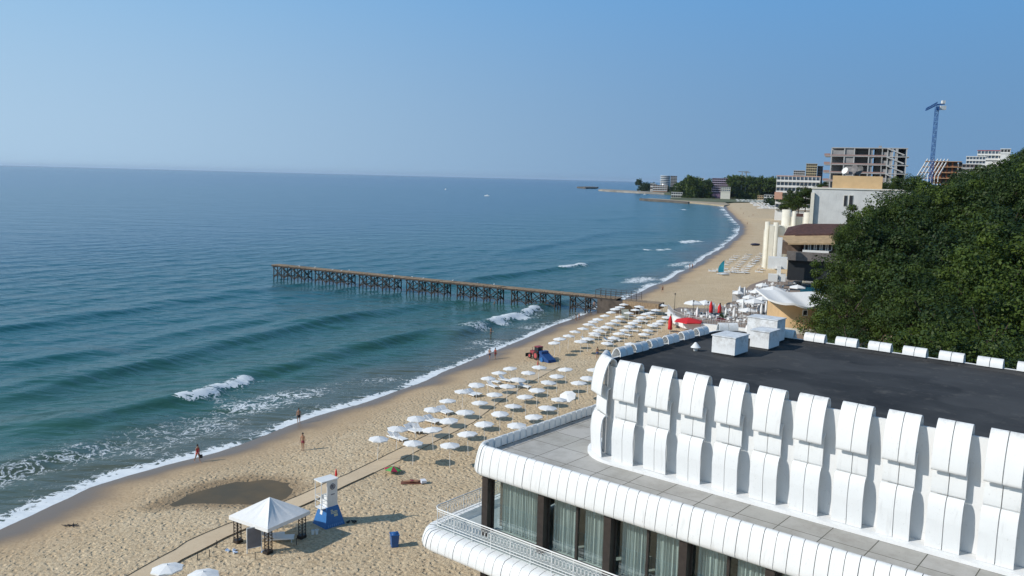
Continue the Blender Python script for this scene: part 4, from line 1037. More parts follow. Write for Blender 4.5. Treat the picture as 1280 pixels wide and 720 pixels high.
for x, y in spots:
    p = at(x, y, ZP); rz0 = rr.uniform(0,3)
    putT(0, TB, p.x, p.y, ZP, 0, 'white round table among the crowded furniture of the seafront terrace', 'tables of the seafront terrace')
    for k in range(4):
        a = rz0+k*math.pi/2; putT(1, CH, p.x+.72*math.cos(a), p.y+.72*math.sin(a), ZP, a-math.pi/2+rr.uniform(-.2,.2), 'white patio chair at a table of the crowded seafront terrace', 'chairs of the seafront terrace')
def big_umbrella(px, py, R, h, label, m, grp=None, z=ZP, open_=True, n=6):
    p = at(px, py, z)
    if open_:
        o = make_umbrella('parasol', R, h*.78, h, n, m, .15); o.location = p; tag(o, label, 'umbrella', grp)
    else:
        o = thing('folded_parasol', label, 'umbrella', p, 0, grp); mb = MB(); mb.lathe([(.0,h*.32),(.26*R,h*.34),(.22*R,h*.5),(.24*R,h*.7),(.12*R,h*.92),(0,h)], 9); mb.build('canopy', m, o)
        mb = MB(); mb.tube((0,0,0),(0,0,h), .04, .03, 6); mb.build('pole', M['white'], o)
        mb = MB(); mb.lathe([(.35,0),(.35,.12),(.06,.14)], 8); mb.build('base', M['grey'], o)
    return o
W_ = M['fabric']
for a_ in [(965,382,2.9,4.0,'largest white pointed marquee parasol in the middle of the terrace',W_),(942,392,2.1,2.9,'open white parasol below and left of the marquee parasol',W_),(934,401,1.7,2.4,'open white parasol low at the front of the terrace crowd',W_),
           (866,393,1.9,2.7,'open white parasol at the left end of the terrace, nearer the railing bend',W_),(881,393,1.9,2.7,'open white parasol at the left end of the terrace, right of its twin',W_),(922,378,1.3,2.5,'small white parasol by the terrace edge towards the sand',W_),
           (996,371,1.9,2.7,'white parasol beside the blue pool behind the wavy roof',W_),(952,368,1.6,2.6,'white parasol just behind the marquee parasol, left side',W_),(936,384,1.5,2.5,'open white parasol deep in the terrace crowd, left of the marquee parasol',W_),(952,386,1.5,2.5,'open white parasol in the crowd just below the marquee parasol',W_),(928,388,1.4,2.3,'open white parasol at the seaward side of the terrace crowd',W_),(975,357,1.7,2.7,'open white parasol near the white stair block',W_),(944,377,1.4,2.6,'small open white parasol directly left of the marquee parasol',W_),
           (860,416,2.6,2.7,'open red parasol in front of the curved terrace parapet',M['red'])]:
    big_umbrella(*a_, None, 1.1 if a_[5] is M['red'] else ZP)
for i_, a_ in enumerate([(837,421,1.5,3.7,'tall folded red parasol standing left of the open red parasol',M['red'],1.1),(888,398,1.35,3.2,'folded red parasol on the terrace, the taller one',M['red'],ZP),(899,397,1.5,2.6,'folded red parasol on the terrace, shorter and broader, by a plant pot',M['red'],ZP),
           (871,403,1.0,2.8,'folded white parasol nearest the left end of the terrace railing',W_,ZP),(891.5,398,.9,2.9,'folded cream parasol between the two folded red ones',W_,ZP),(907,401,1.0,2.4,'folded white parasol right of the plant pot',W_,ZP),(917,404,1.1,2.9,'folded white parasol at the middle of the terrace railing',W_,ZP),
           (928,394,1.1,2.9,'folded white parasol in the crowd left of the small open parasol',W_,ZP),(951,401,1.1,3.2,'folded white parasol close to the tan building',W_,ZP),(957,398,1.0,3.3,'folded white parasol closest to the wavy roof',W_,ZP),(924,377,1.2,3.4,'tall folded white parasol at the seaward corner of the terrace',W_,ZP),(930,377,1.1,3.2,'folded white parasol beside the tall one at the seaward corner',W_,ZP),
           (995,346,1.5,3.6,'folded white parasol in the dark yard under the brown restaurant',W_,ZP),(956,368,1.1,2.8,'folded white parasol behind the marquee parasol',W_,ZP),(962,403,1.0,3.0,'folded white parasol in front of the roof tip of the tan building',W_,ZP)]):
    big_umbrella(a_[0],a_[1],a_[2],a_[3],a_[4],a_[5],None,a_[6],False)
# planter
p = at(903,401,ZP); pl = thing('planter', 'dark red planter with small palm on the terrace', 'planter', p); mb = MB(); mb.box(-1.1,1.1,-.35,.35,0,.45); mb.build('trough', simple('maroon_trough',(.20,.03,.04),.7,.1,2), pl)
mb = MB(); rr = random.Random(4)
for k in range(40): a = rr.uniform(0,6.3); q = Vector((.2,0,.4)); e = q+Vector((math.cos(a)*.7,math.sin(a)*.7,rr.uniform(.5,1.6))); mb.add([q,q+Vector((.05,.05,.1)),e,e-Vector((.05,.05,.1))], [(0,1,2,3)])
mb.build('leaves', simple('palm_green',(.05,.11,.03),.6,.2,3), pl)
for i, (x, y, s, lb) in enumerate([(920,372,1.6,'white screen panels at the seaward corner of the terrace'),(925.5,368,1.5,'white screen panels behind the seaward corner of the terrace')]):
    p = at(x, y+5, ZP); o = thing('screen', lb, 'screen', p, .5*i); mb = MB(); mb.box(-s/2,s/2,-.04,.04,.1,2.3); mb.build('panel', W_, o); mb = MB(); mb.bar((-s/2,0,0),(-s/2,0,2.4),.08); mb.bar((s/2,0,0),(s/2,0,2.4),.08); mb.build('posts', M['white'], o)
p = on(921,396,1.5); mb = MB(); mb.lathe([(0,0),(.8,.1),(.9,.7),(.5,.95),(0,1.0)], 9); o = mb.build('covered_stack', M['shade'], None, at(913,384,1.2)); tag(o, 'dark covered stack on the sand beside the terrace edge', 'cover')

# tan round building with wavy white roof --------------------------
Yt = 137.5; a0, a1, zb_, zt_ = rect(979,1042,383,417,Yt)
tb = thing('tan_pavilion', 'tan building with small window under a wavy white membrane roof', 'building', ((a0+a1)/2, Yt, ZP))
w = (a1-a0)/2; zb_ = 0; zt_ = 7.3-ZP
mb = MB(); n = 24; ring = []
for k in range(n+1):
    a = math.pi+math.pi*k/n; ring.append((w*math.cos(a), 2.6+w*.62*math.sin(a)+.0))
ring += [(w,9),(-w,9)]
mb.prism(ring, -2, zt_); wl = mb.build('wall', M['tan'], tb)
mb = MB(); mb.lathe([(0,0)],3) if 0 else None
mb = MB(); ring2 = [(x*1.03,2.6+(y-2.6)*1.03) for x, y in ring[:n+1]]
for k in range(n): mb.strip([(ring2[k][0],ring2[k][1],-1.5),(ring2[k+1][0],ring2[k+1][1],-1.5)], [(ring2[k][0],ring2[k][1],.9),(ring2[k+1][0],ring2[k+1][1],.9)])
mb.build('plinth', M['cream'], wl)
for px_, nm in ((1006.5,0),(1029,1)):
    q = far(px_, 391, Yt); x = q.x-(a0+a1)/2; y = 2.6-w*.62*math.sqrt(max(0,1-(x/w)**2)); z = q.z-ZP
    f = MB(); f.box(x-.42,x+.42,y-.06,y+.3,z-.5,z+.5); wf = f.build('window', M['white'], tb); g = MB(); g.box(x-.3,x+.3,y-.075,y-.05,z-.38,z+.38); g.build('pane', M['shade'], wf)
mb = MB(); U, Vn = 26, 14; x0_, x1_ = far(962,370,136).x-tb.location.x, far(1046,380,136).x-tb.location.x
g_ = []
for j in range(Vn+1):
    row = []
    for i in range(U+1):
        u, v = i/U, j/Vn; x = x0_+(x1_-x0_)*u; y = -2.3+9.5*v + (1-v)*1.9*(1-math.sin(math.pi*min(1,u*1.25)))*.8
        z = zt_+.12+np.interp(u, (0,.12,.22,.34,.46,.56,.7,.85,1), (1.15,.75,.6,.72,.3,.02,.2,.42,.5))*(1-.45*v)+v*1.25
        row.append((x,y,z))
    g_.append(row)
for r0, r1 in zip(g_, g_[1:]): mb.strip(r0, r1, 0, True)
for r in (g_[0],): mb.strip([(x,y,z-.32) for x,y,z in r], r, 0, True)
mb.strip([(x,y,z-.3) for x,y,z in [r[0] for r in g_]], [r[0] for r in g_], 0, True)
mb.build('membrane_roof', M['fabric'], tb)
# pool
mb = MB(); P4 = [tuple(at(x,y,ZP)[:2]) for x,y in [(1000,366),(1048,368),(1048,353),(1003,353)]]; mb.prism(P4, ZP+.0, ZP+.55); struct('pool_water', mb, M['pool'])

# buildings by the sea -----------------------------------------------
def frame_of(par):
    q = par
    while q.parent: q = q.parent
    r_ = q.rotation_euler.z; L = q.location; return (L.x*math.cos(r_)+L.y*math.sin(r_), -L.x*math.sin(r_)+L.y*math.cos(r_), L.z)
def bbox(name, mats, par, r, Y, depth, dz0=0):
    x0,x1,z0,z1 = r; u0, d0, h0 = frame_of(par); D = Y/math.cos(AZ)
    mb = MB(); mb.box(x0-u0,x1-u0,D-d0,D+depth-d0,z0-h0+dz0,z1-h0); return mb.build(name, mats, par)
face(1058)
# concrete block with tan penthouse
Y = 232; hb = bthing('concrete_block', 'large blank grey concrete building with tan penthouse and dark narrow window', uvz(1056,300,Y)[0], Y, 3)
r0 = rect(1013,1106,237,300,Y); r0 = (r0[0], r0[1]+6, 0, r0[3]); wl = bbox('wall', M['palewall'], hb, r0, Y, 26)
mb = MB(); u0,d0,h0 = frame_of(hb); mb.box(r0[0]-u0-.25, r0[1]-u0+.1, -.25, 26, r0[3]-h0+.003, r0[3]-h0+.35); mb.build('roof_edge', M['cream'], wl)
for px0, px1 in ((1054.5,1059),(1061,1066)):
    r = rect(px0,px1,244,258,Y-.1); f = bbox('window', M['cream'], hb, r, Y-.12, .1); bbox('pane', M['shade'], f, (r[0]+.08,r[1]-.08,r[2]+.1,r[3]-.1), Y-.16, .03)
for c in list(hb.children):
    pass
r1 = rect(1040.5,1103,220,238,Y+4); r1 = (r1[0],r1[1],r0[3]+.3,r1[3]); bbox('penthouse', M['tan'], hb, r1, Y+4, 12)
r2 = rect(1012,1021,238,300,Y-1.0); bbox('buttress', M['cream'], hb, (r2[0],r2[0]+.9,9,r2[3]-.6), Y-1.0, .95)
def dish(px, py, R, m, lab, Y):
    q = far(px, py, Y); o = thing('satellite_dish', lab, 'satellite dish', (q.x,q.y,q.z-R)); mb = MB(); prof = [(R*k/6, R*.35*(k/6)**2) for k in range(7)]
    mb.lathe(prof, 16); mb.lathe([(a*.98,b+.05) for a,b in prof], 16); mb.xf(Matrix.Translation((0,0,R))@Matrix.Rotation(rad(-62),4,'Y')@Matrix.Rotation(rad(25),4,'X')); mb.build('reflector', m, o)
    mb = MB(); mb.tube((0,0,-1),(0,0,R), .12, .10, 6); mb.build('mast', M['steel'], o)
dish(1057,214,1.0,M['white'],'small white satellite dish on the tan penthouse roof',Y+8)
dish(1068,213.5,1.5,simple('grey_dish',(.16,.15,.15),.6,.2,2),'large dark grey satellite dish on the tan penthouse, the left one',Y+8); dish(1075,214,1.4,simple('grey_dish2',(.12,.12,.12),.6,.2,2),'large dark grey satellite dish on the tan penthouse, the right one',Y+9)

# brown-roofed restaurant
Y = 205; face(1000); rb = bthing('brown_restaurant', 'low restaurant with red brown tiled roof, tan eaves and white framed windows', uvz(1005,340,Y)[0], Y, 3); L = rb.location
def R_(name, m, a, b, c, d, Yy, dep, par=rb, **k): return bbox(name, m, par, rect(a,b,c,d,Yy), Yy, dep)
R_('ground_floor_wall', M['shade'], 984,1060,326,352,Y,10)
R_('floor_band', simple('greybrown_band',(.17,.15,.14),.9,.2,1), 983,1060,316,327,Y-1.5,12)
R_('balcony_wall', simple('brown_cladding',(.16,.11,.08),.9,.25,1), 975,1001,303,318,Y+.5,10)
R_('upper_wall', M['tile'], 1001,1060,300,317,Y+1,9)
def slope(name, m, pts): 
    mb = MB(); mb.add([rel(rb,p) for p in pts], [(0,1,2,3)]); lo_ = [(p[0],p[1],p[2]-.35) for p in pts]; mb.add([rel(rb,p) for p in pts[:2]]+[rel(rb,p) for p in lo_[:2]], [(0,1,3,2)]); return mb.build(name, m, rb)
rf = slope('eaves_roof', M['thatch'], [fd(985,304,Y-2),fd(1062,304,Y-2),fd(1060,293,Y+3),fd(973,294.5,Y+3)])
slope('tiled_roof', M['tile'], [fd(994,293,Y+2.6),fd(1062,292,Y+2.6),fd(1062,280,Y+9),fd(1006,279.5,Y+9)])
slope('side_roof', M['tile'], [fd(980,293,Y+3),fd(994,293,Y+3),fd(1006,279.5,Y+9),fd(985,284,Y+9)])
for k in range(5):
    a = 1005+k*7.3; f = R_('window', M['white'], a,a+6.2,304.5,314,Y-.2,.3); g = bbox('pane', M['shade'], f, rect(a+1.4,a+4.8,305.5,313,Y-.25), Y-.25, .04)
R_('window_ledge', M['white'], 1003,1036,313,317,Y-1.0,.9)
# the panes are parented to windows: move them into their frame
# white stair block in front
face(972); sb = bthing('white_stair_block', 'white rectangular wall and stair block at the seaward side of the restaurant', uvz(972,340,Y-6)[0], Y-6, 3)
for nm, a, b, c, d, yy, dp in (('tall_wall',971,977,297,338,Y-4,1.2),('landing_wall',960,984,322,336,Y-8,3),('lower_wall',971,976,333,350,Y-9,1),('base_wall',960,972,343,352,Y-10,2),('side_wall',974,982,343,352,Y-9.5,2)):
    bbox(nm, M['offwhite'], sb, rect(a,b,c,d,yy), yy, dp)
# cream round towers and walls
face(975); ct = bthing('cream_towers', 'cream coloured building of round stair towers standing at the edge of the beach', uvz(965,310,262)[0], 262, 2); u0,d0,h0 = frame_of(ct)
for px0, px1, pt, pb, yy in ((955.5,961.5,277,313,262),(966,972.5,278,312,260),(977,989,262,282,266),(990,995,264,284,264),(1004.5,1012,265.5,284,262)):
    x0,x1,z0,z1 = rect(px0,px1,pt,pb,yy); mb = MB(); r = (x1-x0)/2; mb.lathe([(r,0-h0),(r,z1-h0),(r*.8,z1-h0),(r*.8,z1-h0-.6),(0,z1-h0-.6)], 18, ((x0+x1)/2-u0, yy/math.cos(AZ)-d0), 0, True); mb.build('round_tower', M['cream'], ct)
for px0, px1, pt, pb, yy in ((961,967,282,313,259.3),(971,982,284,305,261),(988,1012,271,290,265),(971,1013,283,300,261.5),(954,957,288,313,262)):
    x0,x1,z0,z1 = rect(px0,px1,pt,pb,yy); bbox('wall', M['cream'], ct, (x0,x1,0,z1), yy, 8)
x0,x1,z0,z1 = rect(976,980,288,297,258.7); bbox('door', M['shade'], ct, (x0,x1,z0,z1), 262.5, .3)
x0,x1,z0,z1 = rect(994.5,1004,267,275,266); bbox('recess', M['tile'], ct, (x0,x1,z0,z1), 266, 1.5)
# covered boat
p = on(944,307); o = thing('covered_boat', 'dark blue covered boat lying on the far sand beside the cream towers', 'boat', p, .1); mb = MB(); mb.lathe([(0,0),(1.2,.25),(1.5,.6),(1.0,.9),(0,1.05)], 12); mb.xf(Matrix.Diagonal((1.55,.7,1,1))); mb.build('cover', simple('navy_tarp',(.025,.03,.07),.6,.2,2), o); mb = MB(); mb.box(-1.4,1.4,-.2,.2,-.1,.2); mb.build('keel', M['darkwood'], o)
# teal sail of the little catamaran
p = on(904,344); o = thing('sailing_boat', 'small white boat with a teal sail drawn up on the sand beyond the pier', 'sailboat', p, .4)
mb = MB(); mb.lathe([(0,-1.9),(.22,-1.2),(.3,0),(.22,1.3),(0,1.9)], 8); mb.xf(Matrix.Rotation(rad(90),4,'Y')); m2 = MB()
for y in (-.7,.7): m2.add([(v[0],v[1]+y,v[2]+.35) for v in mb.v], mb.f, 0, True)
m2.box(-.9,.9,-.7,.7,.5,.58); m2.build('hull', M['plastic'], o)
mb = MB(); mb.tube((.2,0,.5),(.2,0,4.4), .05, .03, 6); mb.build('mast', M['white'], o)
mb = MB(); n = 8; A_ = [(.15,0,.9+3.4*k/n) for k in range(n+1)]; B_ = [(.15-1.9*math.cos(k/n*1.45)**.7*(1-.15*k/n)-.02,.45*math.sin(math.pi*k/n),.8+3.3*k/n) for k in range(n+1)]
mb.strip(A_, B_, 0, True); mb.build('sail', simple('teal_sail',(.03,.38,.50),.7,.15,2), o)
# rows of loungers on the far beach
rr = random.Random(9)
for i, (xa, ya, xb, yb, n) in enumerate([(906,332,921,321,6),(915,341,936,319,11),(928,341,953,318,12),(903,341,932,342,6),(948,341,968,318,9),(890,340,905,337,4),(936,334,945,327,3)]):
    for k in range(n):
        t_ = k/max(1,n-1); p = on(xa+(xb-xa)*t_+rr.uniform(-.5,.5), ya+(yb-ya)*t_)
        o = lounger(p.x, p.y, rr.uniform(1.2,2.0), 'white sun lounger in the rows on the sand beyond the pier', 'lounger rows beyond the pier'); o.scale = (1.7,1.2,1)
# far sunshade field
st = simple('stripe_blue_fabric', (.14,.20,.38), .9, .1, 2)
mb_ = make_umbrella('far_sunshade', 3.0, 2.0, 2.6, 4, [W_, W_], .25); first = True; rr = random.Random(6)
for j in range(8):
    for i in range(12):
        x = 921+j*2.0+i*4.6+rr.uniform(-1,1); y = 251.4+j*1.55+i*.08
        if j > 1 and x < 934+j*2.0: continue
        if x > 974: continue
        p = on(x, y)
        lab, grp = 'white sunshade in the dense far field of sunshades at the bay head', 'sunshades at the bay head'
        if first: mb_.location = p; mb_['label'] = lab; mb_['group'] = grp; first = False
        else: dup(mb_, p, rr.uniform(0,1.5), lab, grp)
# ------------------------------------------------------------------ far town
def at_rel(o, v): return rel(o, v)
# concrete skeleton
face(1085); Y = 352; x0,x1,z0,z1 = rect(1037.5,1133,184.5,246,Y); zt_ = z1
sk = thing('concrete_skeleton', 'unfinished bare concrete frame building with open floors and zigzag stairs', 'building', wp(x0, Y, 8), -AZ); L = sk.location; W = x1-x0; FH = 3.45
mb_c = simple('raw_concrete', (.30,.285,.28), .9, .12, .5, streak=.3); mlight = simple('pale_concrete', (.42,.41,.40), .9, .08, .5)
nf = 7; top = zt_-L.z
for k in range(nf):
    z = top-k*FH; mb = MB(); e = 0 if k == 0 else 2.6; mb.box(-e, W+(0 if k==0 else .6), -.1, 13, z-.3, z); mb.build('floor_slab', mlight, sk)
    if k:
        mb = MB(); mb.box(-e-.1,-.3,-.15,-.05,z,z+.9); mb.box(0,W*.72,-.16,-.08,z,z+.5); mb.build('balcony_band', simple('pinkish_band',(.33,.22,.20),.9,.1,1) if k < 2 else bpy.data.materials['pinkish_band'], sk)
for i, x in enumerate((.1,5.1,8.9,14.5,19.5,23.4,25.2,W-9.6,W-7.5,W-4.4,W-.5)):
    for y in (0, 6.2, 12.4):
        mb = MB(); mb.box(x-.22,x+.22,y,y+.45,-6,top-.3); mb.build('column', mlight, sk)
for k in range(nf-1):
    z = top-k*FH-.3
    for bx in [(5.3,8.7,.5,.8,z-FH+.3,z),(14.7,16.0,.6,.9,z-FH+.3,z),(9.1,14.3,7.5,7.8,z-FH+.3,z),(17,23,7.0,7.3,z-FH+.3,z),(19.7,23.2,.5,.8,z-FH+.3,z-1.5),(.3,4.9,9,9.3,z-FH+.3,z)]:
        mb = MB(); mb.box(*bx); mb.build('infill_wall', mb_c, sk)
    if k == 0: mb = MB(); mb.box(.3,5.0,.3,.6,z-FH+.3,z-.9); mb.build('infill_wall', mb_c, sk)
    mb = MB(); a, b = W-7.2, W-1.2
    mb.bar((a,-.3,z-.2),(b,-.3,z-FH+.9), .5, .45); mb.bar((b,1.4,z-FH+.9),(a,1.4,z-FH-.1), .5, .3); mb.box(a-.6,a+.3,-.5,2,z-.4,z-.05); mb.build('stair_flight', mlight, sk)
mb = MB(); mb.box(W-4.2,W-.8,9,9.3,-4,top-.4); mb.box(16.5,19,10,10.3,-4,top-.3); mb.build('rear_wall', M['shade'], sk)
mb = MB(); mb.box(18,19.2,5,6,top,top+1.0); mb.build('roof_hut', mb_c, sk)

# tower crane
Y = 400; b0, b1, j0, j1 = far(1163.5,222,Y), far(1170,131,Y), far(1148,138,Y), far(1178,131,Y)
cr = thing('tower_crane', 'blue lattice tower crane with short jib above the unfinished terraces', 'crane', (b0.x, Y, 20)); L = cr.location
H_ = b1.z-L.z; cb_ = simple('crane_blue', (.04,.12,.32), .5, .1, 1)
mb = MB(); s = .6
for ex in (-s,s):
    for ey in (-s,s): mb.bar((ex,ey,-10),(ex,ey,H_-1), .17)
k = -10; f = 1
while k < H_-3:
    for ey in (-s,s): mb.bar((-s*f,ey,k),(s*f,ey,k+2), .12)
    for ex in (-s,s): mb.bar((ex,-s*f,k),(ex,s*f,k+2), .12)
    k += 2; f = -f
mb.build('mast', cb_, cr)
tipx = j0.x-b1.x; dz_ = j0.z-b1.z-.5
mb = MB(); ta = Vector((0,0,H_)); te = Vector((tipx, -6, H_+dz_))
for o_ in (Vector((0,-.5,0)),Vector((0,.5,0)),Vector((0,0,1.3))): mb.bar(ta+o_, te+o_*.6, .26)
for k in range(9):
    a = ta.lerp(te,k/9); b = ta.lerp(te,(k+1)/9); mb.bar(a+Vector((0,-.5,0)), b+Vector((0,0,1.2*(1-k/20))), .16); mb.bar(a+Vector((0,0,1.2)), b+Vector((0,.5,0)), .16)
jb = mb.build('jib', cb_, cr)
mb = MB(); mb.bar((0,0,H_),(3.6,.6,H_+.6), .7); mb.build('counter_jib', cb_, cr)
mb = MB(); mb.box(1.2,3.9,-.8,.9,H_-2.2,H_-.4); mb.box(2.0,3.4,-.7,.7,H_+.6,H_+2.0); mb.build('counterweight', M['offwhite'], cr)
mb = MB(); mb.box(-.9,.5,-1.6,-.75,H_-2.6,H_-.8); mb.build('cabin', cb_, cr)

def block(name, label, px0, px1, pt, pb, Y, floors, bays, wall, band, wincol, zbase, depth=14, balc=1.2, topband=None, xo=0):
    face((px0+px1)/2+xo); x0,x1,z0,z1 = rect(px0,px1,pt,pb,Y); r = bthing(name, label, (x0+x1)/2, Y, zbase); L = r.location; W = x1-x0
    mb = MB(); mb.box(-W/2,W/2,0,depth,-4,z1-L.z); mb.build('wall', wall, r); fh = (z1-z0)/floors
    for k in range(floors):
        z = z0-L.z+k*fh
        if balc:
            mb = MB(); mb.box(-W/2-.2,W/2+.1,-balc,-.01,z-.12,z+.12); mb.box(-W/2-.2,W/2+.1,-balc-.05,-balc+.06,z+.125,z+fh*.34); 
            for i in range(bays+1): mb.box(-W/2+W*i/bays-.1,-W/2+W*i/bays+.1,-balc+.07,-.01,z+.125,z+fh-.13)
            mb.build('balcony', band, r)
        for i in range(bays):
            if floors*bays > 90 and (i+k) % 2: continue
            a = -W/2+W*(i+.12)/bays; b = -W/2+W*(i+.88)/bays; mb = MB(); mb.box(a,b,-.05,.05,z+fh*.14,z+fh*.90); mb.build('window', wincol, r)
    mb = MB(); mb.box(-W/2-.4,W/2+.4,-.5,depth+.2,z1-L.z+.003,z1-L.z+.4); mb.build('roof', topband or band, r)
    return r
pinkish = simple('peach_band', (.62,.34,.24), .8, .05, .5)
hotel = block('hotel', 'orange and white hotel with rows of balconies beyond the cream towers', 970,1024,220.5,262,620,6,11,M['offwhite'],M['offwhite'],M['win'],3,16,1.8,pinkish)
face(997); x0,x1,z0,z1 = rect(968,978,240,249,617); u0,d0,h0 = frame_of(hotel); mb = MB(); mb.box(x0-u0,x1-u0,-4,-2.2,z0-h0,z1-h0); mb.build('orange_panel', simple('faded_peach', (.50,.28,.20), .8, .08, .5), hotel)
block('office_tower', 'dark striped high tower block standing behind the orange hotel', 1007.5,1021,205,224,800,6,5,simple('ochre_wall',(.40,.32,.20),.8,.1,1),simple('ochre_band',(.42,.35,.22),.8,.1,1),M['shade'],10,14,.5)
block('dark_annex', 'dark side wing attached to the right of the striped tower block', 1021.5,1028,208,230,805,6,2,simple('slate_wall',(.08,.10,.14),.6,.1,1),simple('slate_band',(.07,.09,.13),.6,.1,1),M['shade'],10,14,.3)
block('grey_flats', 'grey flats left of the striped tower block behind the hotel', 992,1006,213.5,222,760,3,6,simple('grey_wall',(.22,.22,.24),.8,.1,1),mlight,M['shade'],10,12,.4)
block('low_pink_building', 'small pinkish building partly hidden between hotel and tan penthouse', 1031.5,1040,225,234,430,3,3,pinkish,mlight,M['shade'],12,12,.8)
# terraced building with raking ribs
face(1170); Y = 470; x0,x1,z0,z1 = rect(1145,1196,199,232,Y); tr_ = thing('terraced_building', 'unfinished stepped building with raking white ribs and brick walls beside the crane', 'building', wp(x0,Y,20), -AZ); L = tr_.location; W = x1-x0; top = z1-L.z
for k in range(7):
    x = 1.0+k*1.7; mb = MB(); mb.bar((x,-9,top-9.5),(x+4.2,3,top), .35, .9); mb.bar((x,-9,-4),(x,-9,top-9.5), .4); mb.build('raking_rib', M['offwhite'], tr_)
for k in range(4):
    z = top-1-k*3.1; mb = MB(); mb.box(.5+(3-k)*.0+ (3.5-k*1.1), W+2, -k*3.0, 12, z-.3, z); mb.build('floor_slab', simple('ochre_slab',(.40,.26,.15),.9,.1,1) if k == 0 else bpy.data.materials['ochre_slab'], tr_)
    mb = MB(); mb.box(7,W,-k*3.0+2.0,-k*3.0+2.3,z-3.1,z-.31); mb.build('brick_wall', M['brick'], tr_)
    for q in range(4):
        mb = MB(); mb.box(13+q*2.6,14.7+q*2.6,-k*3.0+1.85,-k*3.0+1.98,z-2.6,z-.6); mb.build('window_opening', M['shade'], tr_)
bb = block('brick_wing', 'long low brick wing running right from the stepped building', 1178,1222,205.5,222,500,3,9,M['brick'],mlight,M['shade'],25,10,.4)
block('white_villa', 'white terraced building with red roof line on the hill crest', 1208,1232,196,206,560,2,6,M['offwhite'],M['offwhite'],M['win'],35,10,1)
block('red_roof_villa', 'pale upper building with red fascia on top of the hill', 1222,1262,188.5,200,585,2,9,M['offwhite'],M['offwhite'],M['win'],35,10,1,simple('red_fascia',(.36,.08,.07),.8,.1,1))
block('crest_house', 'small white rooftop house with dark end at the far right of the crest', 1251,1263,186.5,192,575,1,3,M['offwhite'],M['offwhite'],M['shade'],40,8,.3)
# bay head: land, jetties and buildings
rock = simple('jetty_rock', (.13,.11,.09), .95, .35, .05, bump=.4)
def land(name, pts, h, m, z=0):
    mb = MB(); mb.prism([tuple(at(x,y,0)[:2]) for x,y in pts], -3, h); return struct(name, mb, m)
land('far_headland', [(862,252.6),(842,251.2),(838,249),(842,246.8),(870,246),(985,247),(985,254),(905,254.5)], 2.0, simple('headland_ground',(.10,.11,.05),.95,.3,.01))
land('sandy_spit', [(800,249.7),(812,250.9),(838,252.3),(862,254.0),(885,256),(905,258.5),(912,257),(905,254),(862,252.3),(842,250.9),(815,249.2)], 1.6, simple('spit_sand',(.40,.32,.22),.95,.2,.02))
land('rock_jetty', [(799,250.2),(812,251.5),(838,253.0),(860,254.8),(862,254.2),(838,252.2),(812,250.6),(801,249.4)], 2.2, rock)
land('second_jetty', [(748,238.6),(760,239.6),(800,241.8),(832,243.2),(850,244.5),(850,243),(812,241.2),(775,238.9),(752,237.8)], 3.5, simple('pale_rock',(.30,.27,.23),.95,.3,.02))
land('second_headland', [(812,241.5),(800,239.5),(803,237),(818,236),(870,235.5),(985,236),(985,246),(870,246),(840,244)], 4, simple('headland_ground2',(.08,.09,.05),.95,.3,.01))
land('outer_reef', [(721,235.0),(732,236),(745,236),(748,235.2),(735,234.6)], 4.5, rock)
tow = thing('round_hotel_tower', 'pale round tower hotel with ringed floors on the headland', 'building', (*far(831,238,2050)[:2], 4)); AZ = 0.0; x0,x1,z0,z1 = rect(825,838,219.5,236,2050); R = (x1-x0)/2
mb = MB(); mb.lathe([(R*.9,-3),(R*.9,z1-4),(0,z1-4)], 20); mb.build('wall', M['win'], tow)
for k in range(9):
    z = (z1-4)*(k+.9)/9.; mb = MB(); mb.lathe([(R*.9,z-1.4),(R,z-1.4),(R,z),(R*.9,z)], 20); mb.build('balcony_ring', M['offwhite'], tow)
block('slab_hotel', 'dark slab block attached behind the round tower hotel', 838,846,220,237,2080,9,4,simple('slate2',(.10,.13,.18),.6,.1,.2),mlight,M['shade'],4,25,.5)
block('pink_waterfront_house', 'pinkish waterfront house left of the round tower hotel', 816,834,231.5,238.5,1950,3,6,pinkish,M['offwhite'],M['shade'],4,20,1)
block('white_gabled_house', 'white gabled house at the far left of the headland waterfront', 813,819,229.5,238,1980,2,3,M['offwhite'],M['offwhite'],M['shade'],4,12,1)
block('tiny_white_tower', 'tiny white tower at the outermost tip of the headland', 800.5,803.5,229.5,233,2300,3,2,M['offwhite'],M['offwhite'],M['shade'],4,8,.5)
block('white_boathouse', 'white flat roofed boathouse standing behind the sandy spit', 839,853,240.5,247.5,1420,2,5,M['offwhite'],M['offwhite'],M['shade'],2,14,2)
block('white_lookout', 'small white lookout tower behind the flat roofed boathouse', 844,848,233.5,241,1480,3,2,M['offwhite'],M['offwhite'],M['shade'],2,6,.5)
block('grey_villa', 'grey villa among the trees right of the boathouse', 850,864,232,241,1500,2,5,simple('grey_villa_wall',(.20,.20,.20),.8,.1,.3),mlight,M['shade'],3,14,1)
block('purple_hotel', 'purplish hotel with long balcony rows in the far trees', 890,911,223,240,1420,6,9,simple('mauve_wall',(.20,.13,.20),.8,.1,.2),simple('mauve_band',(.42,.34,.42),.8,.1,.2),M['shade'],4,16,2)
block('cream_annex', 'cream annex in front of the purplish hotel', 901,913,234,239.5,1380,2,5,M['cream'],M['cream'],M['win'],4,10,.6)
block('roof_house', 'white roofed house rising above the far treetops', 868,880,222.5,229,1600,2,4,M['offwhite'],M['white'],M['win'],8,14,1)
block('beach_bar', 'pale beach bar with flat roofs at the head of the bay', 955,972,244,251,1290,2,5,M['cream'],M['offwhite'],M['shade'],3,12,2)
block('beach_bar', 'second small beach bar just left of the pale one at the bay head', 947,954,244.5,249.5,1320,2,3,M['offwhite'],M['tan'],M['shade'],3,9,1)
q = far(931,246,1500); c2 = thing('far_crane', 'tiny distant double crane above the far treetops', 'crane', q); zt_ = far(931,214.5,1500).z-q.z
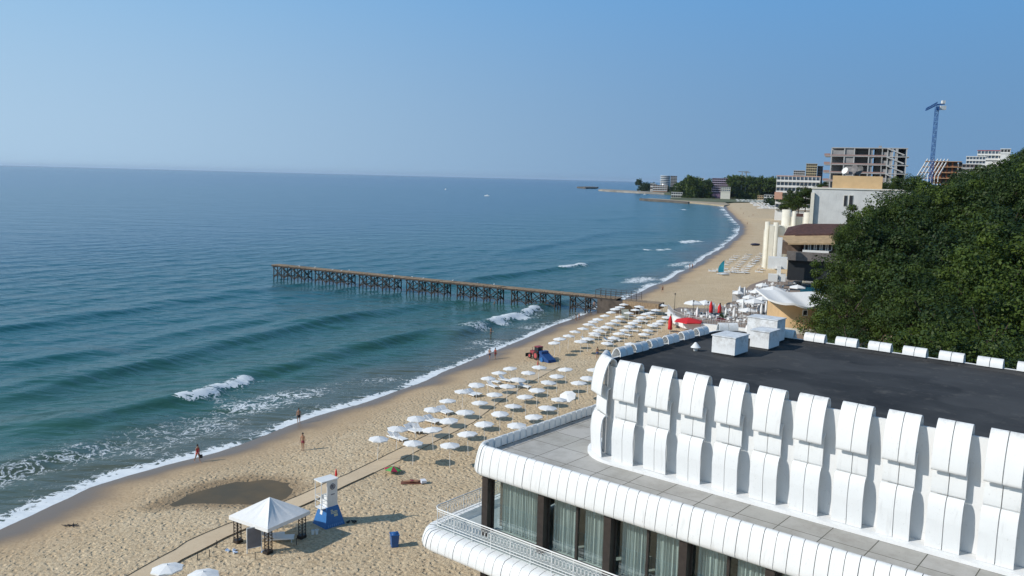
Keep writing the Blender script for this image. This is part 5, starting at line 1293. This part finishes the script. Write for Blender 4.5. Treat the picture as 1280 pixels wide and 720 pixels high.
mb = MB(); mb.bar((0,0,0),(0,0,zt_), 1.4); mb.bar((-7,0,0),(-7,0,zt_-1), 1.2); mb.build('mast', M['grey'], c2)
mb = MB(); mb.bar((-14,0,zt_-.5),(4,0,zt_+.3), 1.2); mb.bar((-4,0,zt_-2),(7,0,zt_-1.5), 1.2); mb.build('jib', M['grey'], c2)
for i, (x, y) in enumerate([(806,243.5),(872,249.8),(557,237),(609,245)]):
    q = at(x, y, 0); o = thing('motor_boat', ['tiny white boat lying beside the second jetty','tiny white boat moored near the spit','small white boat far out in the open sea, left one','small white boat far out in the open sea, right one'][i], 'boat', q, i); mb = MB(); mb.prism([(-3,-.9),(2,-1),(4,0),(2,1),(-3,.9)], -.2, .9); mb.build('hull', M['plastic'], o); mb = MB(); mb.box(-1,1,-.6,.6,.9,1.9); mb.build('cabin', M['white'], o)

# ------------------------------------------------------------------ trees
t = NT('foliage'); oi = t.n('ObjectInfo'); v = t.coord('Object'); at_c = t.attr('tone')
c = t.mix(at_c, (.013,.028,.005), (.086,.126,.017)); c = t.mix(t.rng(oi.outputs['Random'], 0, 1, 0, .75), c, (.016,.034,.010)); t.base(c)
t.b.inputs['Roughness'].default_value = .55; t.b.inputs['Specular IOR Level'].default_value = .2
tl = t.n('BsdfTranslucent'); t.l(c, tl.inputs[0]); ms = t.n('MixShader'); ms.inputs[0].default_value = .12; t.l(t.b.outputs[0], ms.inputs[1]); t.l(tl.outputs[0], ms.inputs[2]); t.l(ms.outputs[0], t.out.inputs[0])
M['leaf'] = t.m; M['bark'] = simple('bark', (.07,.05,.035), .9, .25, 3)
def crown_mesh(name, seed, n_clump, n_leaf, leaf, rx=1.0, rz=1.0, flat=False):
    """leaf-sized faces gathered in clumps through the crown's volume; unit radius, centre at the origin"""
    g = np.random.RandomState(seed); th = g.uniform(0, 2*np.pi, n_clump); cz = g.uniform(-.75, 1, n_clump)
    lob = 1+.28*np.sin(th*3+seed+cz*2)+.20*np.sin(th*5+cz*4+seed*2)+g.uniform(-.12,.12,n_clump)
    rad_ = g.uniform(.55,1,n_clump)**.5*lob; s_ = np.sqrt(np.maximum(0,1-cz**2))
    C = np.stack([rad_*s_*np.cos(th)*rx, rad_*s_*np.sin(th)*rx, rad_*cz*rz*.85], 1)
    cr_ = g.uniform(.16,.40,n_clump)
    tone_c = g.uniform(0,1,n_clump)
    P = []; T = []
    d = g.normal(size=(n_clump, n_leaf, 3)); d /= np.linalg.norm(d, axis=2, keepdims=True)
    rr_ = g.uniform(.30,1,(n_clump,n_leaf,1))**.45; pos = C[:,None,:]+d*rr_*cr_[:,None,None]*np.array([1,1,.7])
    nrm = d+np.array([0,0,.5])+g.normal(size=d.shape)*.6; nrm /= np.linalg.norm(nrm, axis=2, keepdims=True)
    a = np.cross(nrm, g.normal(size=nrm.shape)); a /= np.linalg.norm(a, axis=2, keepdims=True); b = np.cross(nrm, a)
    L = leaf*g.uniform(.7,1.3,(n_clump,n_leaf,1))
    q = np.stack([pos-a*L, pos-b*L*.55, pos+a*L, pos+b*L*.55], 2).reshape(-1, 3)
    nf_ = len(q)//4; me = bpy.data.meshes.new(name); me.vertices.add(len(q)); me.vertices.foreach_set('co', q.ravel().astype(np.float32))
    me.loops.add(nf_*4); me.loops.foreach_set('vertex_index', np.arange(nf_*4, dtype=np.int32)); me.polygons.add(nf_)
    me.polygons.foreach_set('loop_start', np.arange(0, nf_*4, 4, dtype=np.int32)); me.polygons.foreach_set('loop_total', np.full(nf_, 4, dtype=np.int32)); me.update(calc_edges=True)
    tn = np.clip(tone_c[:,None]*.9+g.uniform(-.05,.25,(n_clump,n_leaf)), 0, 1).repeat(4)
    at_ = me.attributes.new('tone', 'FLOAT', 'POINT'); at_.data.foreach_set('value', tn.astype(np.float32)); me.materials.append(M['leaf']); return me
CR = [crown_mesh('broad_crown', s, 52, 250, .033) for s in (1,2,3,4)] + [crown_mesh('pointed_crown', 9, 46, 220, .033, .62, 1.5)]
TRK = []
for s in range(2):
    mb = MB(); rr = random.Random(s); mb.tube((0,0,-2),(.1,0,4), .28, .20, 9); mb.tube((.1,0,4),(.0,.1,7.2), .20, .12, 8)
    for k in range(7): a = rr.uniform(0,6.3); z = rr.uniform(3,6.5); mb.tube((.05,0,z),(math.cos(a)*rr.uniform(1.5,2.8),math.sin(a)*rr.uniform(1.5,2.8),z+rr.uniform(1.2,2.6)), .10, .035, 6)
    TRK.append(mb.mesh('trunk', M['bark']))
def tree(x, y, h, R, label, group, kind=None, z=None, name='leafy_tree'):
    rr = random.Random(int(x*13+y*7)); z = gz(x, y) if z is None else z; o = thing(name, label, 'tree', (x,y,z), rr.uniform(0,6.3), group)
    kd = rr.randrange(4) if kind is None else kind; c = link('crown', CR[kd], o, (0,0,h-R*1.15)); c.scale = (R,R,R*rr.uniform(.85,1.05))
    t_ = link('trunk', TRK[rr.randrange(2)], o); t_.scale = (1,1,(h-R*.6)/8.0); return o
rr = random.Random(21); placed = []
def try_tree(x, y, h, R, sep, lab, grp):
    if any((x-a)**2+(y-b)**2 < (sep*.5*(R+r))**2 for a,b,r in placed): return
    placed.append((x,y,R)); tree(x,y,h,R,lab,grp)
near_lab = ('broad dark green tree with dense crown on the slope behind the dark roof', 'dense trees on the slope behind the roof')
far_lab = ('dark green tree on the wooded hillside rising to the right', 'trees on the upper hillside')
SKY = [(1000,470),(1018,440),(1026,400),(1036,345),(1050,300),(1062,272),(1074,260),(1088,256),(1100,243),(1114,230),(1140,224),(1172,226),(1196,217),(1225,208),(1262,199),(1280,186),(1330,165)]
def sky_at(x):
    for (a,b),(c,d_) in zip(SKY,SKY[1:]):
        if a <= x <= c: return b+(d_-b)*(x-a)/(c-a)
    return SKY[-1][1]
ROWS = [ # distance, first and last place along the photograph, spacing, top below the skyline by, crown radius
 (74, 1080, 1330, 80, 150, 4.8), (86, 1066, 1330, 78, 108, 5.4), (98, 1062, 1330, 70, 76, 5.6), (112, 1060, 1330, 66, 48, 5.8), (128, 1064, 1330, 58, 24, 6.0), (144, 1078, 1330, 52, 8, 6.0),
 (165, 1104, 1340, 48, 3, 6.0), (190, 1122, 1340, 42, 0, 6.2), (218, 1140, 1340, 36, 0, 6.4), (252, 1164, 1345, 32, 0, 6.6), (290, 1190, 1345, 28, 0, 7), (330, 1210, 1350, 25, 0, 7), (60, 1120, 1340, 70, 185, 4.2)]
for Y_, a_, b_, st_, dn, R in ROWS:
    x_ = a_
    while x_ < b_:
        px_ = x_+rr.uniform(-8,8); yy = Y_+rr.uniform(-6,6)*Y_/120; Rr = R*rr.uniform(.85,1.4); edge = Rr*FOC/yy*.85
        py_ = max(sky_at(px_), sky_at(px_-edge*.6)-10)+dn+rr.uniform(-4,(28 if dn > 15 else 8))
        q = far(px_, py_, yy); g = gz(q.x, yy); h = q.z-g
        if h < 6: g = q.z-8; h = 8
        if h > 24: g = q.z-22; h = 22
        tree(q.x, yy, h, Rr, *(near_lab if Y_ < 150 else far_lab), None, g)
        x_ += st_*rr.uniform(1.0,1.4)
for px_, py_, Y_, R, kd in [(1062,352,104,3.8,1),(1058,392,96,3.0,2),(1062,425,84,3.0,0),(1064,312,116,4.0,3),(1064,276,130,3.0,4),(1084,262,138,4.2,1),(1076,405,82,3.4,2)]:
    q = far(px_, py_, Y_); g = gz(q.x, Y_); tree(q.x, Y_, q.z-g, R, *near_lab, kd, g)
for px_, py_, Y_, h, R, kd, lab in [(992,252,330,12,4.2,0,'dark tree between the hotel and the concrete building, left one'),(999,247,320,14,4.5,2,'tallest dark tree between the hotel and the concrete building'),(1007,250,318,13,4.4,1,'dark tree touching the concrete building wall'),(985,258,340,9,3.5,3,'low dark tree in front of the orange hotel'),(1034,238,380,14,5,0,'dark tree rising between the penthouse and the striped tower'),(1118,240,300,14,5,1,'dark tree below the zigzag stairs, left one'),(1128,238,310,14,5,2,'dark tree below the zigzag stairs, middle one'),(1138,232,330,14,5.2,3,'dark tree below the zigzag stairs, right one')]:
    q = far(px_, py_, Y_); tree(q.x, Y_, h, R, lab, None, kd, q.z-h*.62)
# little tree in front of the tan building
q = at(1018,420,ZP); tree(q.x, q.y-2, 3.6, 1.1, 'small thin tree beside the tan building wall', None, 1, ZP-.2, 'small_tree')
# far woods of the bay head: one mass
def wood(name, lab, cells, seed, R0):
    rr = random.Random(seed); rt = thing(name, lab, 'wood'); rt['kind'] = 'stuff'
    vs = []; src = CR[0]; return rt
def wood_mesh(name, pts, seed):
    g = np.random.RandomState(seed); Q = []
    base = crown_mesh('tmp_crown', 77, 46, 12, .16); n = len(base.vertices); co = np.zeros(n*3, np.float32); base.vertices.foreach_get('co', co); co = co.reshape(-1,3)
    tn = np.zeros(n, np.float32); base.attributes['tone'].data.foreach_get('value', tn); T = []
    for (x,y,z,R) in pts:
        a = g.uniform(0,6.3); ca, sa = math.cos(a), math.sin(a); c = co*R; Q.append(np.stack([c[:,0]*ca-c[:,1]*sa+x, c[:,0]*sa+c[:,1]*ca+y, c[:,2]*1.1+z],1)); T.append(np.clip(tn*.8+g.uniform(-.1,.2),0,1))
    q = np.concatenate(Q); T = np.concatenate(T); nf_ = len(q)//4; me = bpy.data.meshes.new(name); me.vertices.add(len(q)); me.vertices.foreach_set('co', q.ravel().astype(np.float32))
    me.loops.add(nf_*4); me.loops.foreach_set('vertex_index', np.arange(nf_*4, dtype=np.int32)); me.polygons.add(nf_)
    me.polygons.foreach_set('loop_start', np.arange(0, nf_*4, 4, dtype=np.int32)); me.polygons.foreach_set('loop_total', np.full(nf_, 4, dtype=np.int32)); me.update(calc_edges=True)
    a_ = me.attributes.new('tone','FLOAT','POINT'); a_.data.foreach_set('value', T.astype(np.float32)); me.materials.append(M['leaf']); bpy.data.meshes.remove(base)
    o = bpy.data.objects.new(name, me); col.objects.link(o); o['kind'] = 'stuff'; return o
def sky_line(x):                                             # height of the far treetops in the photograph
    K = [(800,234),(815,231),(822,238),(836,238),(845,233),(852,228),(860,222.5),(868,221.5),(876,227),(884,225),(890,229),(908,224),(915,222),(935,222),(955,223.5),(985,222.5),(1000,226)]
    for (a,b),(c,d_) in zip(K,K[1:]):
        if a <= x <= c: return b+(d_-b)*(x-a)/(c-a)
    return 226
rr = random.Random(31); pts = []
for _ in range(330):
    x = rr.uniform(846,990); Y_ = rr.uniform(1400,1750); ys_ = sky_line(x); y = rr.uniform(ys_+1.5, 249); 
    if 889 < x < 913 and y < 243: Y_ = rr.uniform(1480,1700); y = max(y, 232) if y > ys_+4 else y
    q = far(x, y, Y_); R = rr.uniform(6.5,10); z = min(q.z, far(x, ys_, Y_).z-R*.8)
    pts.append((q.x, Y_, max(z,4), R))
o = wood_mesh('far_wood', pts, 1); tag(o, 'dense dark far-off wood covering the land at the head of the bay', 'wood')
pts = []
for _ in range(60):
    x = rr.uniform(798,850); Y_ = rr.uniform(2000,2300); ys_ = sky_line(x); y = rr.uniform(ys_, 238); q = far(x, y, Y_)
    if 812 < x < 838 and y < 236: Y_ = 2350; q = far(x, max(y,231), Y_)
    pts.append((q.x, Y_, max(q.z,5), rr.uniform(6,9)))
o = wood_mesh('headland_scrub', pts, 2); tag(o, 'thin dark scrub around the buildings of the outer headland', 'scrub')
pts = []
for _ in range(200):
    x = rr.uniform(905,985); Y_ = rr.uniform(950,1380); q = at(x, 250.5, 2); 
    g_x = far(x, 248, Y_).x; pts.append((g_x, Y_, gz(g_x, Y_)+rr.uniform(-1,3), rr.uniform(3,6)))
pts = [p_ for p_ in pts if sdist(np.array([p_[0]]), np.array([p_[1]]), SH)[0] > 55]
if pts: o = wood_mesh('dune_bushes', pts, 3); tag(o, 'green bushes behind the far beach below the far wood', 'bushes')
# hillside wood beyond the single trees
pts = []
for _ in range(420):
    Y_ = rr.uniform(300,640); x = rr.uniform(.34*Y_, .78*Y_)
    if sdist(np.array([x]), np.array([Y_]), FOOT)[0] < 22: continue
    z = gz(x, Y_)+rr.uniform(3,8); px_, lim = 0, CAMZ+Y_*( .015+.055*max(0,(x/Y_-.50)/.12))
    if z+6 > lim: z = lim-6-rr.uniform(0,2)
    if z < gz(x, Y_)-4: continue
    pts.append((x, Y_, z, rr.uniform(5,8)))
o = wood_mesh('hill_wood', pts, 4); tag(o, 'continuous dark wood on the hillside below the far buildings', 'wood')
# ------------------------------------------------------------------ haze
mb = MB(); mb.box(-42000, 12000, -900, 58000, -10, 112)
hz = mb.build('haze', None); hz.data.materials.clear()
hm = bpy.data.materials.new('haze_air'); hm.use_nodes = True; ht = hm.node_tree; ht.nodes.remove(ht.nodes['Principled BSDF'])
pv = ht.nodes.new('ShaderNodeVolumePrincipled'); pv.inputs['Color'].default_value = (.70,.84,1,1); pv.inputs['Density'].default_value = .00002; pv.inputs['Anisotropy'].default_value = .2
ht.links.new(pv.outputs[0], ht.nodes['Material Output'].inputs['Volume']); hz.data.materials.append(hm); hz['kind'] = 'stuff'
hz['label'] = 'pale blue morning haze over the sea and the far shore'; hz['category'] = 'haze'
